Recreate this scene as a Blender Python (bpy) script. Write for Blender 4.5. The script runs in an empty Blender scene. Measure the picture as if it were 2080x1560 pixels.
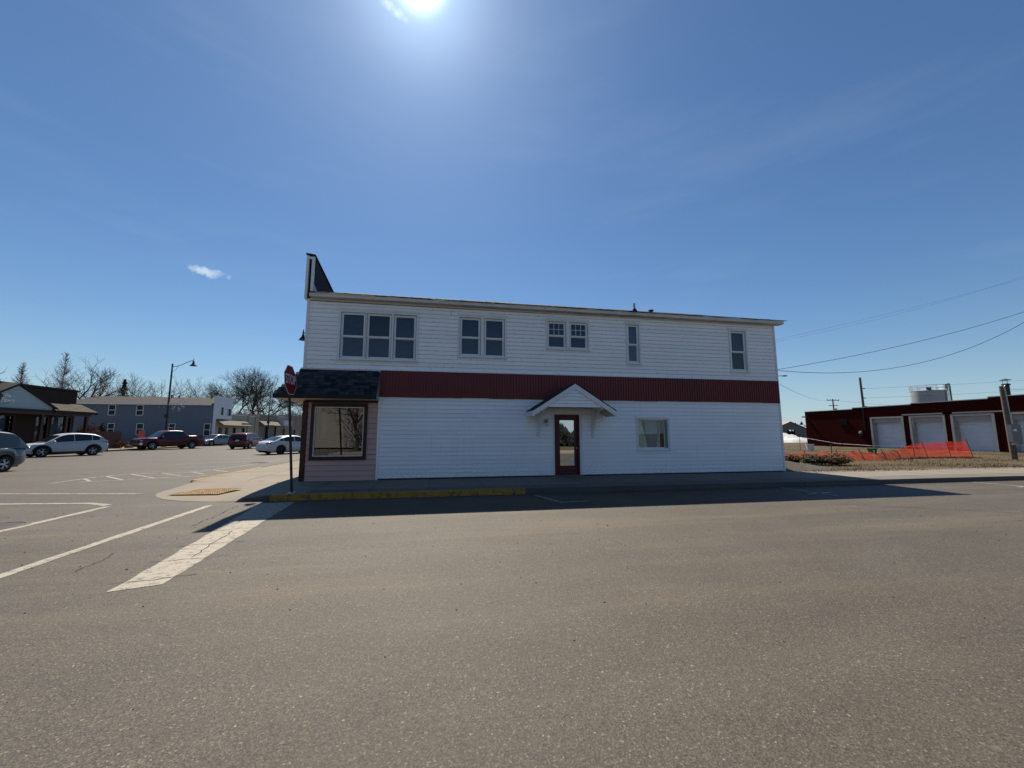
import bpy, bmesh, math, random
from mathutils import Vector, Matrix
R = math.radians
rnd = random.Random(7)
sc = bpy.context.scene
COL = sc.collection

# ------------------------------------------------------------------ camera
# world X runs along the white building's street front (to the right),
# world Y runs away from the viewer along its left side; z = 0 is the roadway
cam_d = bpy.data.cameras.new('camera'); cam = bpy.data.objects.new('camera', cam_d); COL.objects.link(cam)
cam_d.sensor_width = 36.0; cam_d.lens = 14.04; cam_d.clip_start = .05; cam_d.clip_end = 3000
cam.location = (4.26, -13.91, 1.66); cam.rotation_euler = (R(97.0), 0, R(-10.5))
sc.camera = cam

# ------------------------------------------------------------------ sky, sun, exposure
SUN_EL, SUN_AZ = R(51.6), R(-4.4)            # azimuth measured from +Y towards +X
SD = Vector((math.sin(SUN_AZ) * math.cos(SUN_EL), math.cos(SUN_AZ) * math.cos(SUN_EL), math.sin(SUN_EL)))
world = bpy.data.worlds.new('World'); sc.world = world; world.use_nodes = True
wn, wl = world.node_tree.nodes, world.node_tree.links
wn.clear()
w_out = wn.new('ShaderNodeOutputWorld'); w_bg = wn.new('ShaderNodeBackground')
w_sky = wn.new('ShaderNodeTexSky'); w_sky.sky_type = 'NISHITA'; w_sky.sun_disc = False
w_sky.sun_elevation = SUN_EL; w_sky.sun_rotation = SUN_AZ
w_sky.altitude = 300; w_sky.air_density = 1.15; w_sky.dust_density = 0.30; w_sky.ozone_density = 7.0
w_bg.inputs['Strength'].default_value = 0.053
w_tc = wn.new('ShaderNodeTexCoord')
def wmath(op, a, b=None, c=None, clamp=False):
    n = wn.new('ShaderNodeMath'); n.operation = op; n.use_clamp = clamp
    for i, v in enumerate((a, b, c)):
        if v is None: continue
        if isinstance(v, (int, float)): n.inputs[i].default_value = v
        else: wl.new(v, n.inputs[i])
    return n.outputs[0]
def wdot(vec):
    n = wn.new('ShaderNodeVectorMath'); n.operation = 'DOT_PRODUCT'
    wl.new(w_tc.outputs['Generated'], n.inputs[0]); n.inputs[1].default_value = vec
    return n.outputs['Value']
def wnoise(scale, detail, rough=.6, vec=(1, 1, 1)):
    mp = wn.new('ShaderNodeMapping'); mp.inputs['Scale'].default_value = vec
    wl.new(w_tc.outputs['Generated'], mp.inputs['Vector'])
    n = wn.new('ShaderNodeTexNoise'); n.inputs['Scale'].default_value = scale
    n.inputs['Detail'].default_value = detail; n.inputs['Roughness'].default_value = rough
    wl.new(mp.outputs['Vector'], n.inputs['Vector'])
    return n.outputs['Fac']
# aureole of the sun in the moist air (round the sun itself, falling off with angle)
d_sun = wmath('MAXIMUM', wdot(SD), 0.0)
aur = wmath('ADD', wmath('MULTIPLY', wmath('POWER', d_sun, 2600.0), 70.0),
            wmath('ADD', wmath('MULTIPLY', wmath('POWER', d_sun, 190.0), 5.0), wmath('MULTIPLY', wmath('POWER', d_sun, 24.0), 1.0)))
# little fair-weather clouds: a direction, two tangent axes, two angular radii
def cloud(direction, tilt, ra, rb, nscale):
    d = Vector(direction).normalized()
    right = d.cross(Vector((0, 0, 1))).normalized(); up = right.cross(d)
    ax = right * math.cos(tilt) + up * math.sin(tilt); ay = up * math.cos(tilt) - right * math.sin(tilt)
    a = wmath('MULTIPLY', wdot(ax), 1 / ra); b = wmath('MULTIPLY', wdot(ay), 1 / rb)
    r2 = wmath('ADD', wmath('MULTIPLY', a, a), wmath('MULTIPLY', b, b))
    front = wmath('GREATER_THAN', wdot(d), 0.0)
    nz = wnoise(nscale, 7, .62)
    v = wmath('SUBTRACT', wmath('ADD', wmath('MULTIPLY', nz, 2.6), -0.75), r2)
    v = wmath('MULTIPLY', v, 1.1, clamp=True)
    return wmath('MULTIPLY', v, front)
c1 = cloud((-0.4474, 0.8386, 0.3108), R(-4), .050, .013, 46)
c2 = cloud((-0.0998, 0.6508, 0.7526), R(-22), .042, .012, 46)
cl = wmath('MULTIPLY', wmath('ADD', c1, wmath('MULTIPLY', c2, .8), clamp=True), .8)
cir = wmath('MULTIPLY', wmath('SUBTRACT', wnoise(2.2, 6, .55, (1, 1, 6)), .52), .55, clamp=True)
cl = wmath('MAXIMUM', cl, wmath('MULTIPLY', cir, .35))
w_mix = wn.new('ShaderNodeMix'); w_mix.data_type = 'RGBA'
w_tint = wn.new('ShaderNodeVectorMath'); w_tint.operation = 'MULTIPLY'; w_tint.inputs[1].default_value = (.88, 1.0, 1.05)
wl.new(w_sky.outputs['Color'], w_tint.inputs[0])
# pale moisture along the whole horizon
w_hz = wn.new('ShaderNodeMix'); w_hz.data_type = 'RGBA'
hz = wmath('MULTIPLY', wmath('POWER', wmath('SUBTRACT', 1.0, wmath('ABSOLUTE', wdot((0, 0, 1)))), 11.0), .72, clamp=True)
wl.new(hz, w_hz.inputs['Factor']); wl.new(w_tint.outputs[0], w_hz.inputs['A']); w_hz.inputs['B'].default_value = (5.9, 7.6, 8.9, 1)
wl.new(cl, w_mix.inputs['Factor']); wl.new(w_hz.outputs['Result'], w_mix.inputs['A'])
w_mix.inputs['B'].default_value = (8.8, 10.0, 11.2, 1)
w_add = wn.new('ShaderNodeVectorMath'); w_add.operation = 'ADD'
w_aur = wn.new('ShaderNodeVectorMath'); w_aur.operation = 'SCALE'; w_aur.inputs[0].default_value = (.72, .95, 1.2)
wl.new(aur, w_aur.inputs['Scale'])
wl.new(w_mix.outputs['Result'], w_add.inputs[0]); wl.new(w_aur.outputs[0], w_add.inputs[1])
wl.new(w_add.outputs[0], w_bg.inputs['Color']); wl.new(w_bg.outputs[0], w_out.inputs['Surface'])

sun_d = bpy.data.lights.new('sun', 'SUN'); sun_d.energy = 5.0; sun_d.angle = R(.53); sun_d.color = (1, .915, .785)
sun = bpy.data.objects.new('sun', sun_d); COL.objects.link(sun)
sun.rotation_euler = SD.to_track_quat('Z', 'Y').to_euler(); sun.location = (0, 0, 40)

vs = sc.view_settings
sc.display_settings.display_device = 'sRGB'
vs.view_transform = 'Standard'; vs.look = 'None'; vs.exposure = 0.68; vs.gamma = 1.0; vs.use_curve_mapping = False
sc.render.engine = 'CYCLES'
sc.cycles.max_bounces = 6; sc.cycles.transparent_max_bounces = 12; sc.cycles.use_denoising = True

# ------------------------------------------------------------------ materials
MAT = {}
class NB:
    def __init__(s, name):
        s.m = bpy.data.materials.new(name); s.m.use_nodes = True
        s.n, s.l = s.m.node_tree.nodes, s.m.node_tree.links
        s.p = s.n['Principled BSDF']; s.out = s.n['Material Output']
        s.tc = s.n.new('ShaderNodeTexCoord')
        MAT[name] = s.m
    def new(s, t): return s.n.new('ShaderNode' + t)
    def link(s, a, b): s.l.new(a, b)
    def vec(s, scale=(1, 1, 1), src='Object'):
        mp = s.new('Mapping'); mp.inputs['Scale'].default_value = scale
        s.link(s.tc.outputs[src], mp.inputs['Vector']); return mp.outputs['Vector']
    def geo(s, scale=(1, 1, 1)):
        g = s.new('NewGeometry'); mp = s.new('Mapping'); mp.inputs['Scale'].default_value = scale
        s.link(g.outputs['Position'], mp.inputs['Vector']); return mp.outputs['Vector']
    def noise(s, vec, scale, detail=4, rough=.55):
        n = s.new('TexNoise'); n.inputs['Scale'].default_value = scale; n.inputs['Detail'].default_value = detail
        n.inputs['Roughness'].default_value = rough; s.link(vec, n.inputs['Vector']); return n.outputs['Fac']
    def vor(s, vec, scale, feature='F1'):
        n = s.new('TexVoronoi'); n.inputs['Scale'].default_value = scale; n.feature = feature
        s.link(vec, n.inputs['Vector']); return n
    def math(s, op, a, b=None, clamp=False):
        n = s.new('Math'); n.operation = op; n.use_clamp = clamp
        for i, v in enumerate((a, b)):
            if v is None: continue
            if isinstance(v, (int, float)): n.inputs[i].default_value = v
            else: s.link(v, n.inputs[i])
        return n.outputs[0]
    def ramp(s, fac, stops):
        r = s.new('ValToRGB'); e = r.color_ramp.elements
        while len(e) < len(stops): e.new(.5)
        for i, (p, c) in enumerate(stops):
            e[i].position = p
            e[i].color = (c, c, c, 1) if isinstance(c, (int, float)) else (c[0], c[1], c[2], 1)
        s.link(fac, r.inputs['Fac']); return r.outputs['Color']
    def mix(s, fac, a, b, blend='MIX'):
        n = s.new('Mix'); n.data_type = 'RGBA'; n.blend_type = blend
        if isinstance(fac, (int, float)): n.inputs['Factor'].default_value = fac
        else: s.link(fac, n.inputs['Factor'])
        for k, v in (('A', a), ('B', b)):
            if isinstance(v, tuple): n.inputs[k].default_value = (v[0], v[1], v[2], 1)
            else: s.link(v, n.inputs[k])
        return n.outputs['Result']
    def bump(s, h, strength=.3, dist=.01):
        b = s.new('Bump'); b.inputs['Strength'].default_value = strength; b.inputs['Distance'].default_value = dist
        s.link(h, b.inputs['Height']); s.link(b.outputs['Normal'], s.p.inputs['Normal'])
    def fin(s, col, rough=.8, spec=.3, metal=0, coat=0):
        if isinstance(col, tuple): s.p.inputs['Base Color'].default_value = (*col, 1)
        else: s.link(col, s.p.inputs['Base Color'])
        if isinstance(rough, (int, float)): s.p.inputs['Roughness'].default_value = rough
        else: s.link(rough, s.p.inputs['Roughness'])
        s.p.inputs['Specular IOR Level'].default_value = spec; s.p.inputs['Metallic'].default_value = metal
        s.p.inputs['Coat Weight'].default_value = coat; s.p.inputs['Coat Roughness'].default_value = .05
        return s.m

def mat(name, col, rough=.75, var=.18, scale=2.0, bump=0., bscale=80, spec=.3, metal=0, coat=0, rv=0., grime=0.):
    """weathered painted / solid surface: large and fine noise, optional per-piece variation and bump"""
    b = NB(name); v = b.geo()
    n1 = b.noise(v, scale, 5); n2 = b.noise(v, scale * 9, 3)
    f = b.math('ADD', b.math('MULTIPLY', n1, .65), b.math('MULTIPLY', n2, .35))
    f = b.math('ADD', b.math('MULTIPLY', b.math('SUBTRACT', f, .5), var * 4), 1.0)
    if rv:
        oi = b.new('ObjectInfo')
        f = b.math('MULTIPLY', f, b.math('ADD', b.math('MULTIPLY', oi.outputs['Random'], rv * 2), 1 - rv))
    vm = b.new('VectorMath'); vm.operation = 'SCALE'; vm.inputs[0].default_value = col; b.link(f, vm.inputs['Scale'])
    c = vm.outputs[0]
    if grime:
        g = b.ramp(b.noise(v, 1.3, 8, .7), [(.5, 0), (.75, 1)])
        c = b.mix(b.math('MULTIPLY', g, grime), c, (.10, .085, .065))
    if bump: b.bump(b.noise(v, bscale, 4), bump, .004)
    return b.fin(c, rough, spec, metal, coat)

def mk_asphalt():
    b = NB('asphalt'); v = b.geo()
    cells = b.vor(v, 92.0); cells2 = b.vor(v, 210.0)
    big = b.noise(v, .16, 5); med = b.noise(v, 1.1, 6, .65); fine = b.noise(v, 38, 3, .7)
    grain = b.ramp(cells.outputs['Color'], [(.0, (.028, .025, .020)), (.28, (.052, .046, .037)), (.62, (.072, .063, .050)), (.84, (.096, .083, .064)), (.93, (.165, .143, .105)), (1.0, (.30, .26, .185))])
    grain2 = b.ramp(cells2.outputs['Color'], [(.0, .55), (.6, 1.02), (1.0, 1.55)])
    c = b.mix(1.0, grain, grain2, 'MULTIPLY')
    tone = b.ramp(b.math('ADD', b.math('MULTIPLY', big, .55), b.math('MULTIPLY', med, .45)), [(.3, .80), (.7, 1.22)])
    c = b.mix(1.0, c, tone, 'MULTIPLY')
    # wheel tracks along the side street, old patches and oil spots
    trk = b.noise(b.geo((.035, 1.0, 0)), 1.05, 3, .5)
    c = b.mix(1.0, c, b.ramp(trk, [(.36, .93), (.5, 1.0), (.64, 1.08)]), 'MULTIPLY')
    spot = b.vor(b.geo((.8, 1.0, 0)), .75); sp = b.math('MULTIPLY', b.ramp(b.math('ADD', spot.outputs['Distance'], b.math('MULTIPLY', med, .18)), [(.10, 1), (.24, 0)]), b.ramp(spot.outputs['Color'], [(.72, 0), (.80, 1)]))
    c = b.mix(b.math('MULTIPLY', sp, .35), c, (.030, .027, .024))
    warm = b.ramp(b.noise(b.geo((.3, .8, 1)), .55, 6, .6), [(.46, 0), (.66, 1)])
    c = b.mix(b.math('MULTIPLY', warm, .14), c, (.118, .086, .056))
    # winter sand washed into long streaks along the side street
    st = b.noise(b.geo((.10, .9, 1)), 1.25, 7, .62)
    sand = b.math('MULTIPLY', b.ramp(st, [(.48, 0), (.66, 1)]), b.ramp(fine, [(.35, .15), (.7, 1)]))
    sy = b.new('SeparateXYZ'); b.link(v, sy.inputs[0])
    mid_band = b.ramp(b.math('MULTIPLY', b.math('ADD', sy.outputs['Y'], 16.0), 1 / 16.0), [(.30, .35), (.48, 1.0), (.62, 1.0), (.80, .30)])  # sand band mid-street, weighted to paint in the brighter sheen there
    sand = b.math('MULTIPLY', sand, mid_band)
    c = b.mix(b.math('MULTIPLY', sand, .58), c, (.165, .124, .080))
    fl = b.ramp(b.noise(v, 95, 2, .5), [(.26, .45), (.34, 1)])
    c = b.mix(1.0, c, fl, 'MULTIPLY')
    h = b.math('ADD', b.math('MULTIPLY', cells.outputs['Distance'], 1.0), b.math('MULTIPLY', fine, .6))
    b.bump(h, .30, .006)
    b.fin(c, .70, .25)
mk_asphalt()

def mk_paint(name, col, wear=.55):
    b = NB(name); v = b.geo()
    n = b.noise(v, 9, 8, .7); n2 = b.noise(v, 60, 3, .7)
    w = b.math('ADD', b.math('MULTIPLY', n, .7), b.math('MULTIPLY', n2, .3))
    k = b.ramp(w, [(wear - .06, 0), (wear + .05, 1)])
    base = b.mix(b.noise(v, 3, 4), col, tuple(x * .78 for x in col))
    c = b.mix(k, base, (.085, .076, .064))
    b.bump(n2, .2, .003)
    b.fin(c, .75, .25)
mk_paint('white_line', (.34, .305, .25), .57)
mk_paint('worn_line', (.34, .31, .255), .55)
mk_paint('yellow_kerb', (.42, .235, .03), .55)
mk_paint('yellow_tactile', (.40, .22, .05), .51)

def mk_concrete(name, col, sc_=1.0):
    b = NB(name); v = b.geo()
    n = b.noise(v, .9 * sc_, 7, .65); n2 = b.noise(v, 45, 4, .7)
    f = b.math('ADD', b.math('MULTIPLY', n, .6), b.math('MULTIPLY', n2, .4))
    oi = b.new('ObjectInfo')
    f = b.math('ADD', b.math('MULTIPLY', f, .9), b.math('ADD', b.math('MULTIPLY', oi.outputs['Random'], .16), .47))
    vm = b.new('VectorMath'); vm.operation = 'SCALE'; vm.inputs[0].default_value = col; b.link(f, vm.inputs['Scale'])
    b.bump(n2, .25, .004); b.fin(vm.outputs[0], .85, .25)
mk_concrete('concrete', (.185, .160, .126)); mk_concrete('concrete_grey', (.135, .122, .104)); mk_concrete('kerb_stone', (.10, .093, .082))

def mk_lot():
    b = NB('dry_lot'); v = b.geo()
    n = b.noise(v, .35, 8, .65); n2 = b.noise(v, 4.5, 6, .7); n3 = b.noise(v, 40, 3, .7)
    c = b.ramp(n, [(.32, (.034, .028, .023)), (.45, (.064, .049, .032)), (.55, (.105, .078, .044)), (.68, (.055, .047, .037))])
    c = b.mix(b.ramp(n2, [(.4, 0), (.65, .7)]), c, (.10, .076, .046))
    c = b.mix(1.0, c, b.ramp(n3, [(.3, .7), (.7, 1.25)]), 'MULTIPLY')
    b.bump(b.math('ADD', n2, n3), .6, .03); b.fin(c, .95, .1)
mk_lot()

def mk_gravel(name, lo, hi, scale=28):
    b = NB(name); v = b.geo()
    cl_ = b.vor(v, scale)
    c = b.ramp(cl_.outputs['Color'], [(0, lo), (1, hi)])
    c = b.mix(b.ramp(b.noise(v, 1.2, 5), [(.4, 0), (.7, .6)]), c, lo)
    b.bump(cl_.outputs['Distance'], .7, .02); b.fin(c, .9, .15)
mk_gravel('gravel', (.055, .048, .040), (.12, .105, .085)); mk_gravel('boulder', (.11, .09, .075), (.19, .165, .135), 5)

def mk_clap(name, col, flecks, spec=.35):
    """painted lap board; local z = 0 is the board's lower lip, where the paint has flaked"""
    b = NB(name); g = b.geo((1, 1, 1)); o = b.vec()
    sep = b.new('SeparateXYZ'); b.link(o, sep.inputs[0])
    big = b.noise(g, .8, 6, .6); st = b.noise(b.geo((2.6, 2.6, 14)), 3.2, 5, .65)
    oi = b.new('ObjectInfo')
    f = b.math('ADD', b.math('MULTIPLY', big, .14), b.math('ADD', b.math('MULTIPLY', oi.outputs['Random'], .06), .90))
    vm = b.new('VectorMath'); vm.operation = 'SCALE'; vm.inputs[0].default_value = col; b.link(f, vm.inputs['Scale'])
    c = vm.outputs[0]
    if flecks:
        lip = b.ramp(sep.outputs['Z'], [(.0, 1), (.026, .9), (.045, 0)])
        k = b.ramp(st, [(.55, 0), (.66, 1)])
        c = b.mix(b.math('MULTIPLY', b.math('MULTIPLY', lip, k), flecks), c, (.17, .14, .11))
        k2 = b.ramp(b.noise(g, 6, 6, .7), [(.63, 0), (.72, 1)])
        c = b.mix(b.math('MULTIPLY', k2, flecks * .35), c, (.42, .37, .30))
    if flecks == 0:      # mud spatter thrown up from the pavement, faint drip streaks
        gz = b.new('SeparateXYZ'); b.link(g, gz.inputs[0])
        low = b.ramp(gz.outputs['Z'], [(.15, 1), (.75, 0)]); spt = b.ramp(b.noise(g, 22, 6, .75), [(.50, 0), (.62, 1)])
        c = b.mix(b.math('MULTIPLY', b.math('MULTIPLY', low, spt), .55), c, (.30, .25, .19))
        drip = b.ramp(b.noise(b.geo((7, 1, .35)), 1.6, 5, .6), [(.56, 0), (.74, 1)])
        c = b.mix(b.math('MULTIPLY', drip, .16), c, (.40, .36, .30))
    b.bump(b.noise(b.geo((1, 6, 6)), 9, 3), .12, .004)
    b.fin(c, .55 if spec > .2 else .9, spec)
mk_clap('old_clapboard', (.89, .885, .88), .7); mk_clap('vinyl_siding', (.90, .90, .905), .0)
mk_clap('pink_siding', (.56, .36, .31), .12); mk_clap('brown_board', (.048, .033, .027), .2, .1)
mk_clap('red_board', (.042, .005, .0042), .1, .04)

def mk_glass(name, tint, base, rough=.0):
    b = NB(name); n, l = b.n, b.l
    tr = b.new('BsdfTransparent'); tr.inputs['Color'].default_value = (*tint, 1)
    gl = b.new('BsdfGlossy'); gl.inputs['Roughness'].default_value = rough; gl.inputs['Color'].default_value = (.95, .97, 1, 1)
    wob = b.noise(b.geo(), 1.6, 2); bp = b.new('Bump'); bp.inputs['Strength'].default_value = .015; bp.inputs['Distance'].default_value = .02
    l.new(wob, bp.inputs['Height']); l.new(bp.outputs[0], gl.inputs['Normal'])
    fr = b.new('Fresnel'); fr.inputs['IOR'].default_value = 1.5
    gb = b.new('NewGeometry'); f = b.math('MULTIPLY', b.math('ADD', fr.outputs[0], base, clamp=True), b.math('SUBTRACT', 1.0, gb.outputs['Backfacing']))
    mx = b.new('MixShader'); l.new(f, mx.inputs[0]); l.new(tr.outputs[0], mx.inputs[1]); l.new(gl.outputs[0], mx.inputs[2])
    l.new(mx.outputs[0], b.out.inputs['Surface'])
mk_glass('window_glass', (.62, .68, .74), .015); mk_glass('door_glass', (.12, .13, .14), .55); mk_glass('shop_glass', (.60, .60, .57), .15)
mk_glass('clear_glass', (.85, .88, .88), .03)

def mk_shingle(name, lo, hi):
    b = NB(name); oi = b.new('ObjectInfo'); g = b.geo()
    c = b.mix(oi.outputs['Random'], lo, hi)
    c = b.mix(1.0, c, b.ramp(b.noise(g, 7, 5), [(.3, .7), (.7, 1.3)]), 'MULTIPLY')
    b.bump(b.noise(g, 140, 2), .4, .004); b.fin(c, .9, .2)
mk_shingle('dark_shingle', (.012, .014, .019), (.060, .060, .070)); mk_shingle('roof_shingle', (.020, .019, .020), (.042, .037, .034))
mk_shingle('tan_shingle', (.060, .052, .040), (.078, .067, .052))

mat('shadow_sheathing', (.12, .125, .135), .9, .2, 3)  # coloured dark so the gaps between siding boards read as lap shadow
mat('white_trim', (.74, .75, .76), .55, .10, 3, grime=.12)
mat('fascia_paint', (.60, .59, .57), .6, .14, 3, grime=.3)
mat('soffit_wood', (.46, .41, .33), .8, .3, 3, grime=.3)
mat('brown_trim', (.045, .016, .014), .5, .15, 4)
mat('door_paint', (.095, .020, .018), .45, .12, 4)
mat('red_metal', (.145, .013, .013), .42, .16, 1.3, spec=.45, rv=.10)
mat('interior_dark', (.035, .034, .033), .9, .2, 2)
mat('interior_grey', (.16, .155, .145), .9, .2, 2)
mat('blind', (.20, .23, .27), .6, .06, 3)
mat('curtain_cream', (.85, .83, .70), .9, .08, 6)
mat('curtain_grey', (.36, .41, .46), .9, .1, 6)
mat('tar', (.018, .021, .026), .85, .25, 3)
mat('foundation', (.045, .043, .042), .95, .3, 6, bump=.4, bscale=30)
mat('galv', (.42, .43, .44), .45, .15, 6, metal=.6)
mat('post_metal', (.045, .032, .028), .6, .2, 8)
mat('sign_red', (.25, .009, .012), .4, .06, 3)
mat('sign_white', (.75, .75, .74), .45, .05, 3)
mat('lamp_black', (.012, .013, .018), .45, .15, 4, spec=.5)
mat('snow_white', (.50, .50, .50), .8, .08, 3)
mat('soffit_pale', (.52, .46, .34), .8, .1, 3)
mat('pale_blue', (.33, .42, .44), .75, .08, 2)
mat('blue_siding', (.14, .165, .21), .75, .08, 2)
mat('white_siding', (.66, .68, .72), .7, .08, 2)
mat('cream_wall', (.38, .345, .28), .85, .12, 1.5, grime=.12)
mat('tan_wall', (.24, .19, .145), .85, .15, 1.5, grime=.15)
mat('brown_roof', (.030, .025, .022), .9, .2, 1.5)
mat('brick_brown', (.105, .058, .045), .9, .25, 6, bump=.4, bscale=20)
mat('awning_beige', (.115, .10, .076), .85, .12, 2)
mat('dull_glass', (.012, .015, .019), .35, .1, 2, spec=.25)
mat('black', (.010, .010, .011), .6, .1, 3, spec=.12)
mat('rubber', (.018, .018, .019), .8, .15, 10)
mat('rim', (.52, .53, .55), .3, .06, 6, metal=.85)
mat('dark_rim', (.07, .07, .075), .35, .06, 6, metal=.7)
mat('chrome', (.75, .76, .78), .28, .03, 3, metal=1.0)
mat('car_glass', (.010, .014, .018), .06, .02, 3, spec=.6)
mat('plastic_trim', (.020, .020, .022), .6, .1, 5)
mat('headlamp', (.62, .64, .66), .12, .04, 5, spec=.6)
mat('tail_red', (.22, .008, .010), .18, .05, 5, spec=.5)
for nm, c in (('paint_white', (.58, .60, .63)), ('paint_silver', (.22, .245, .28)), ('paint_pearl', (.46, .49, .53)), ('paint_red', (.085, .004, .009)),
              ('paint_crimson', (.105, .005, .011)), ('paint_slate', (.030, .050, .070)), ('paint_green', (.012, .026, .025))):
    mat(nm, c, .34, .04, 2, spec=.4, coat=.35)
mat('bark', (.075, .060, .052), .9, .3, 4); mat('bark_pale', (.13, .112, .10), .9, .25, 4); mat('bark_dark', (.042, .036, .032), .9, .3, 4)
mat('needles', (.030, .042, .022), .85, .3, 1.5); mat('shrub_green', (.035, .045, .020), .85, .35, 3); mat('shrub_rust', (.13, .060, .025), .9, .35, 4)
mat('straw', (.14, .10, .055), .9, .3, 2); mat('straw_dark', (.075, .058, .038), .9, .3, 2)
def mk_net():
    b = NB('orange_net'); n = b.noise(b.geo(), 2.0, 4)
    c = b.mix(n, (.52, .030, .014), (.66, .060, .022))
    df = b.new('BsdfDiffuse'); tr = b.new('BsdfTranslucent'); mx = b.new('MixShader'); mx.inputs[0].default_value = .5
    b.link(c, df.inputs['Color']); b.link(c, tr.inputs['Color']); b.link(df.outputs[0], mx.inputs[1]); b.link(tr.outputs[0], mx.inputs[2]); b.link(mx.outputs[0], b.out.inputs['Surface'])
mk_net()
mat('steel_tank', (.36, .365, .37), .45, .10, .7, metal=.25, grime=.2)
mat('grey_box', (.21, .22, .23), .5, .12, 4)
mat('wood_pole', (.13, .11, .095), .9, .25, 5, bump=.4, bscale=30)
mat('tan_shed', (.19, .175, .16), .8, .1, 1); mat('tan_roof', (.33, .25, .18), .7, .08, 1)
mat('wire', (.03, .03, .034), .6, .05, 1)
mat('garage_white', (.60, .64, .70), .55, .10, 1.0, grime=.15)
mat('garage_frame', (.36, .35, .335), .7, .15, 2, grime=.2)
mat('red_trim', (.30, .27, .26), .5, .1, 2)
mat('green_plastic', (.02, .16, .06), .5, .1, 3); mat('white_plastic', (.70, .70, .70), .5, .08, 3)
mat('orange_sign', (.55, .10, .05), .6, .08, 3); mat('navy', (.015, .015, .07), .6, .1, 3)
mat('mint', (.35, .62, .50), .7, .08, 2); mat('sign_blue', (.40, .47, .60), .5, .06, 2)
mat('far_wood', (.016, .020, .018), .95, .35, .3)
mat('pebble', (.035, .031, .028), .9, .5, 30)
mat('crack', (.022, .021, .02), .95, .3, 10)

# ------------------------------------------------------------------ builders
OFF = {}
def tag(o, label, cat, group=None, kind=None):
    if label: o['label'] = label
    if cat: o['category'] = cat
    if group: o['group'] = group
    if kind: o['kind'] = kind
    return o
def thing(name, label, cat, loc=(0, 0, 0), rz=0., group=None):
    o = bpy.data.objects.new(name, None); COL.objects.link(o); o.empty_display_size = .3
    o.location = loc; o.rotation_euler = (0, 0, rz); OFF[o.name] = Vector(loc) if rz == 0 else Vector((0, 0, 0))
    return tag(o, label, cat, group)
def link(name, me, parent=None, loc=None, rot=None):
    o = bpy.data.objects.new(name, me); COL.objects.link(o)
    if parent is not None:
        o.parent = parent; OFF[o.name] = OFF.get(parent.name, Vector((0, 0, 0)))
    if loc is not None: o.location = Vector(loc) - (OFF.get(parent.name, Vector((0, 0, 0))) if parent is not None else Vector((0, 0, 0)))
    if rot is not None: o.rotation_euler = rot
    return o
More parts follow.
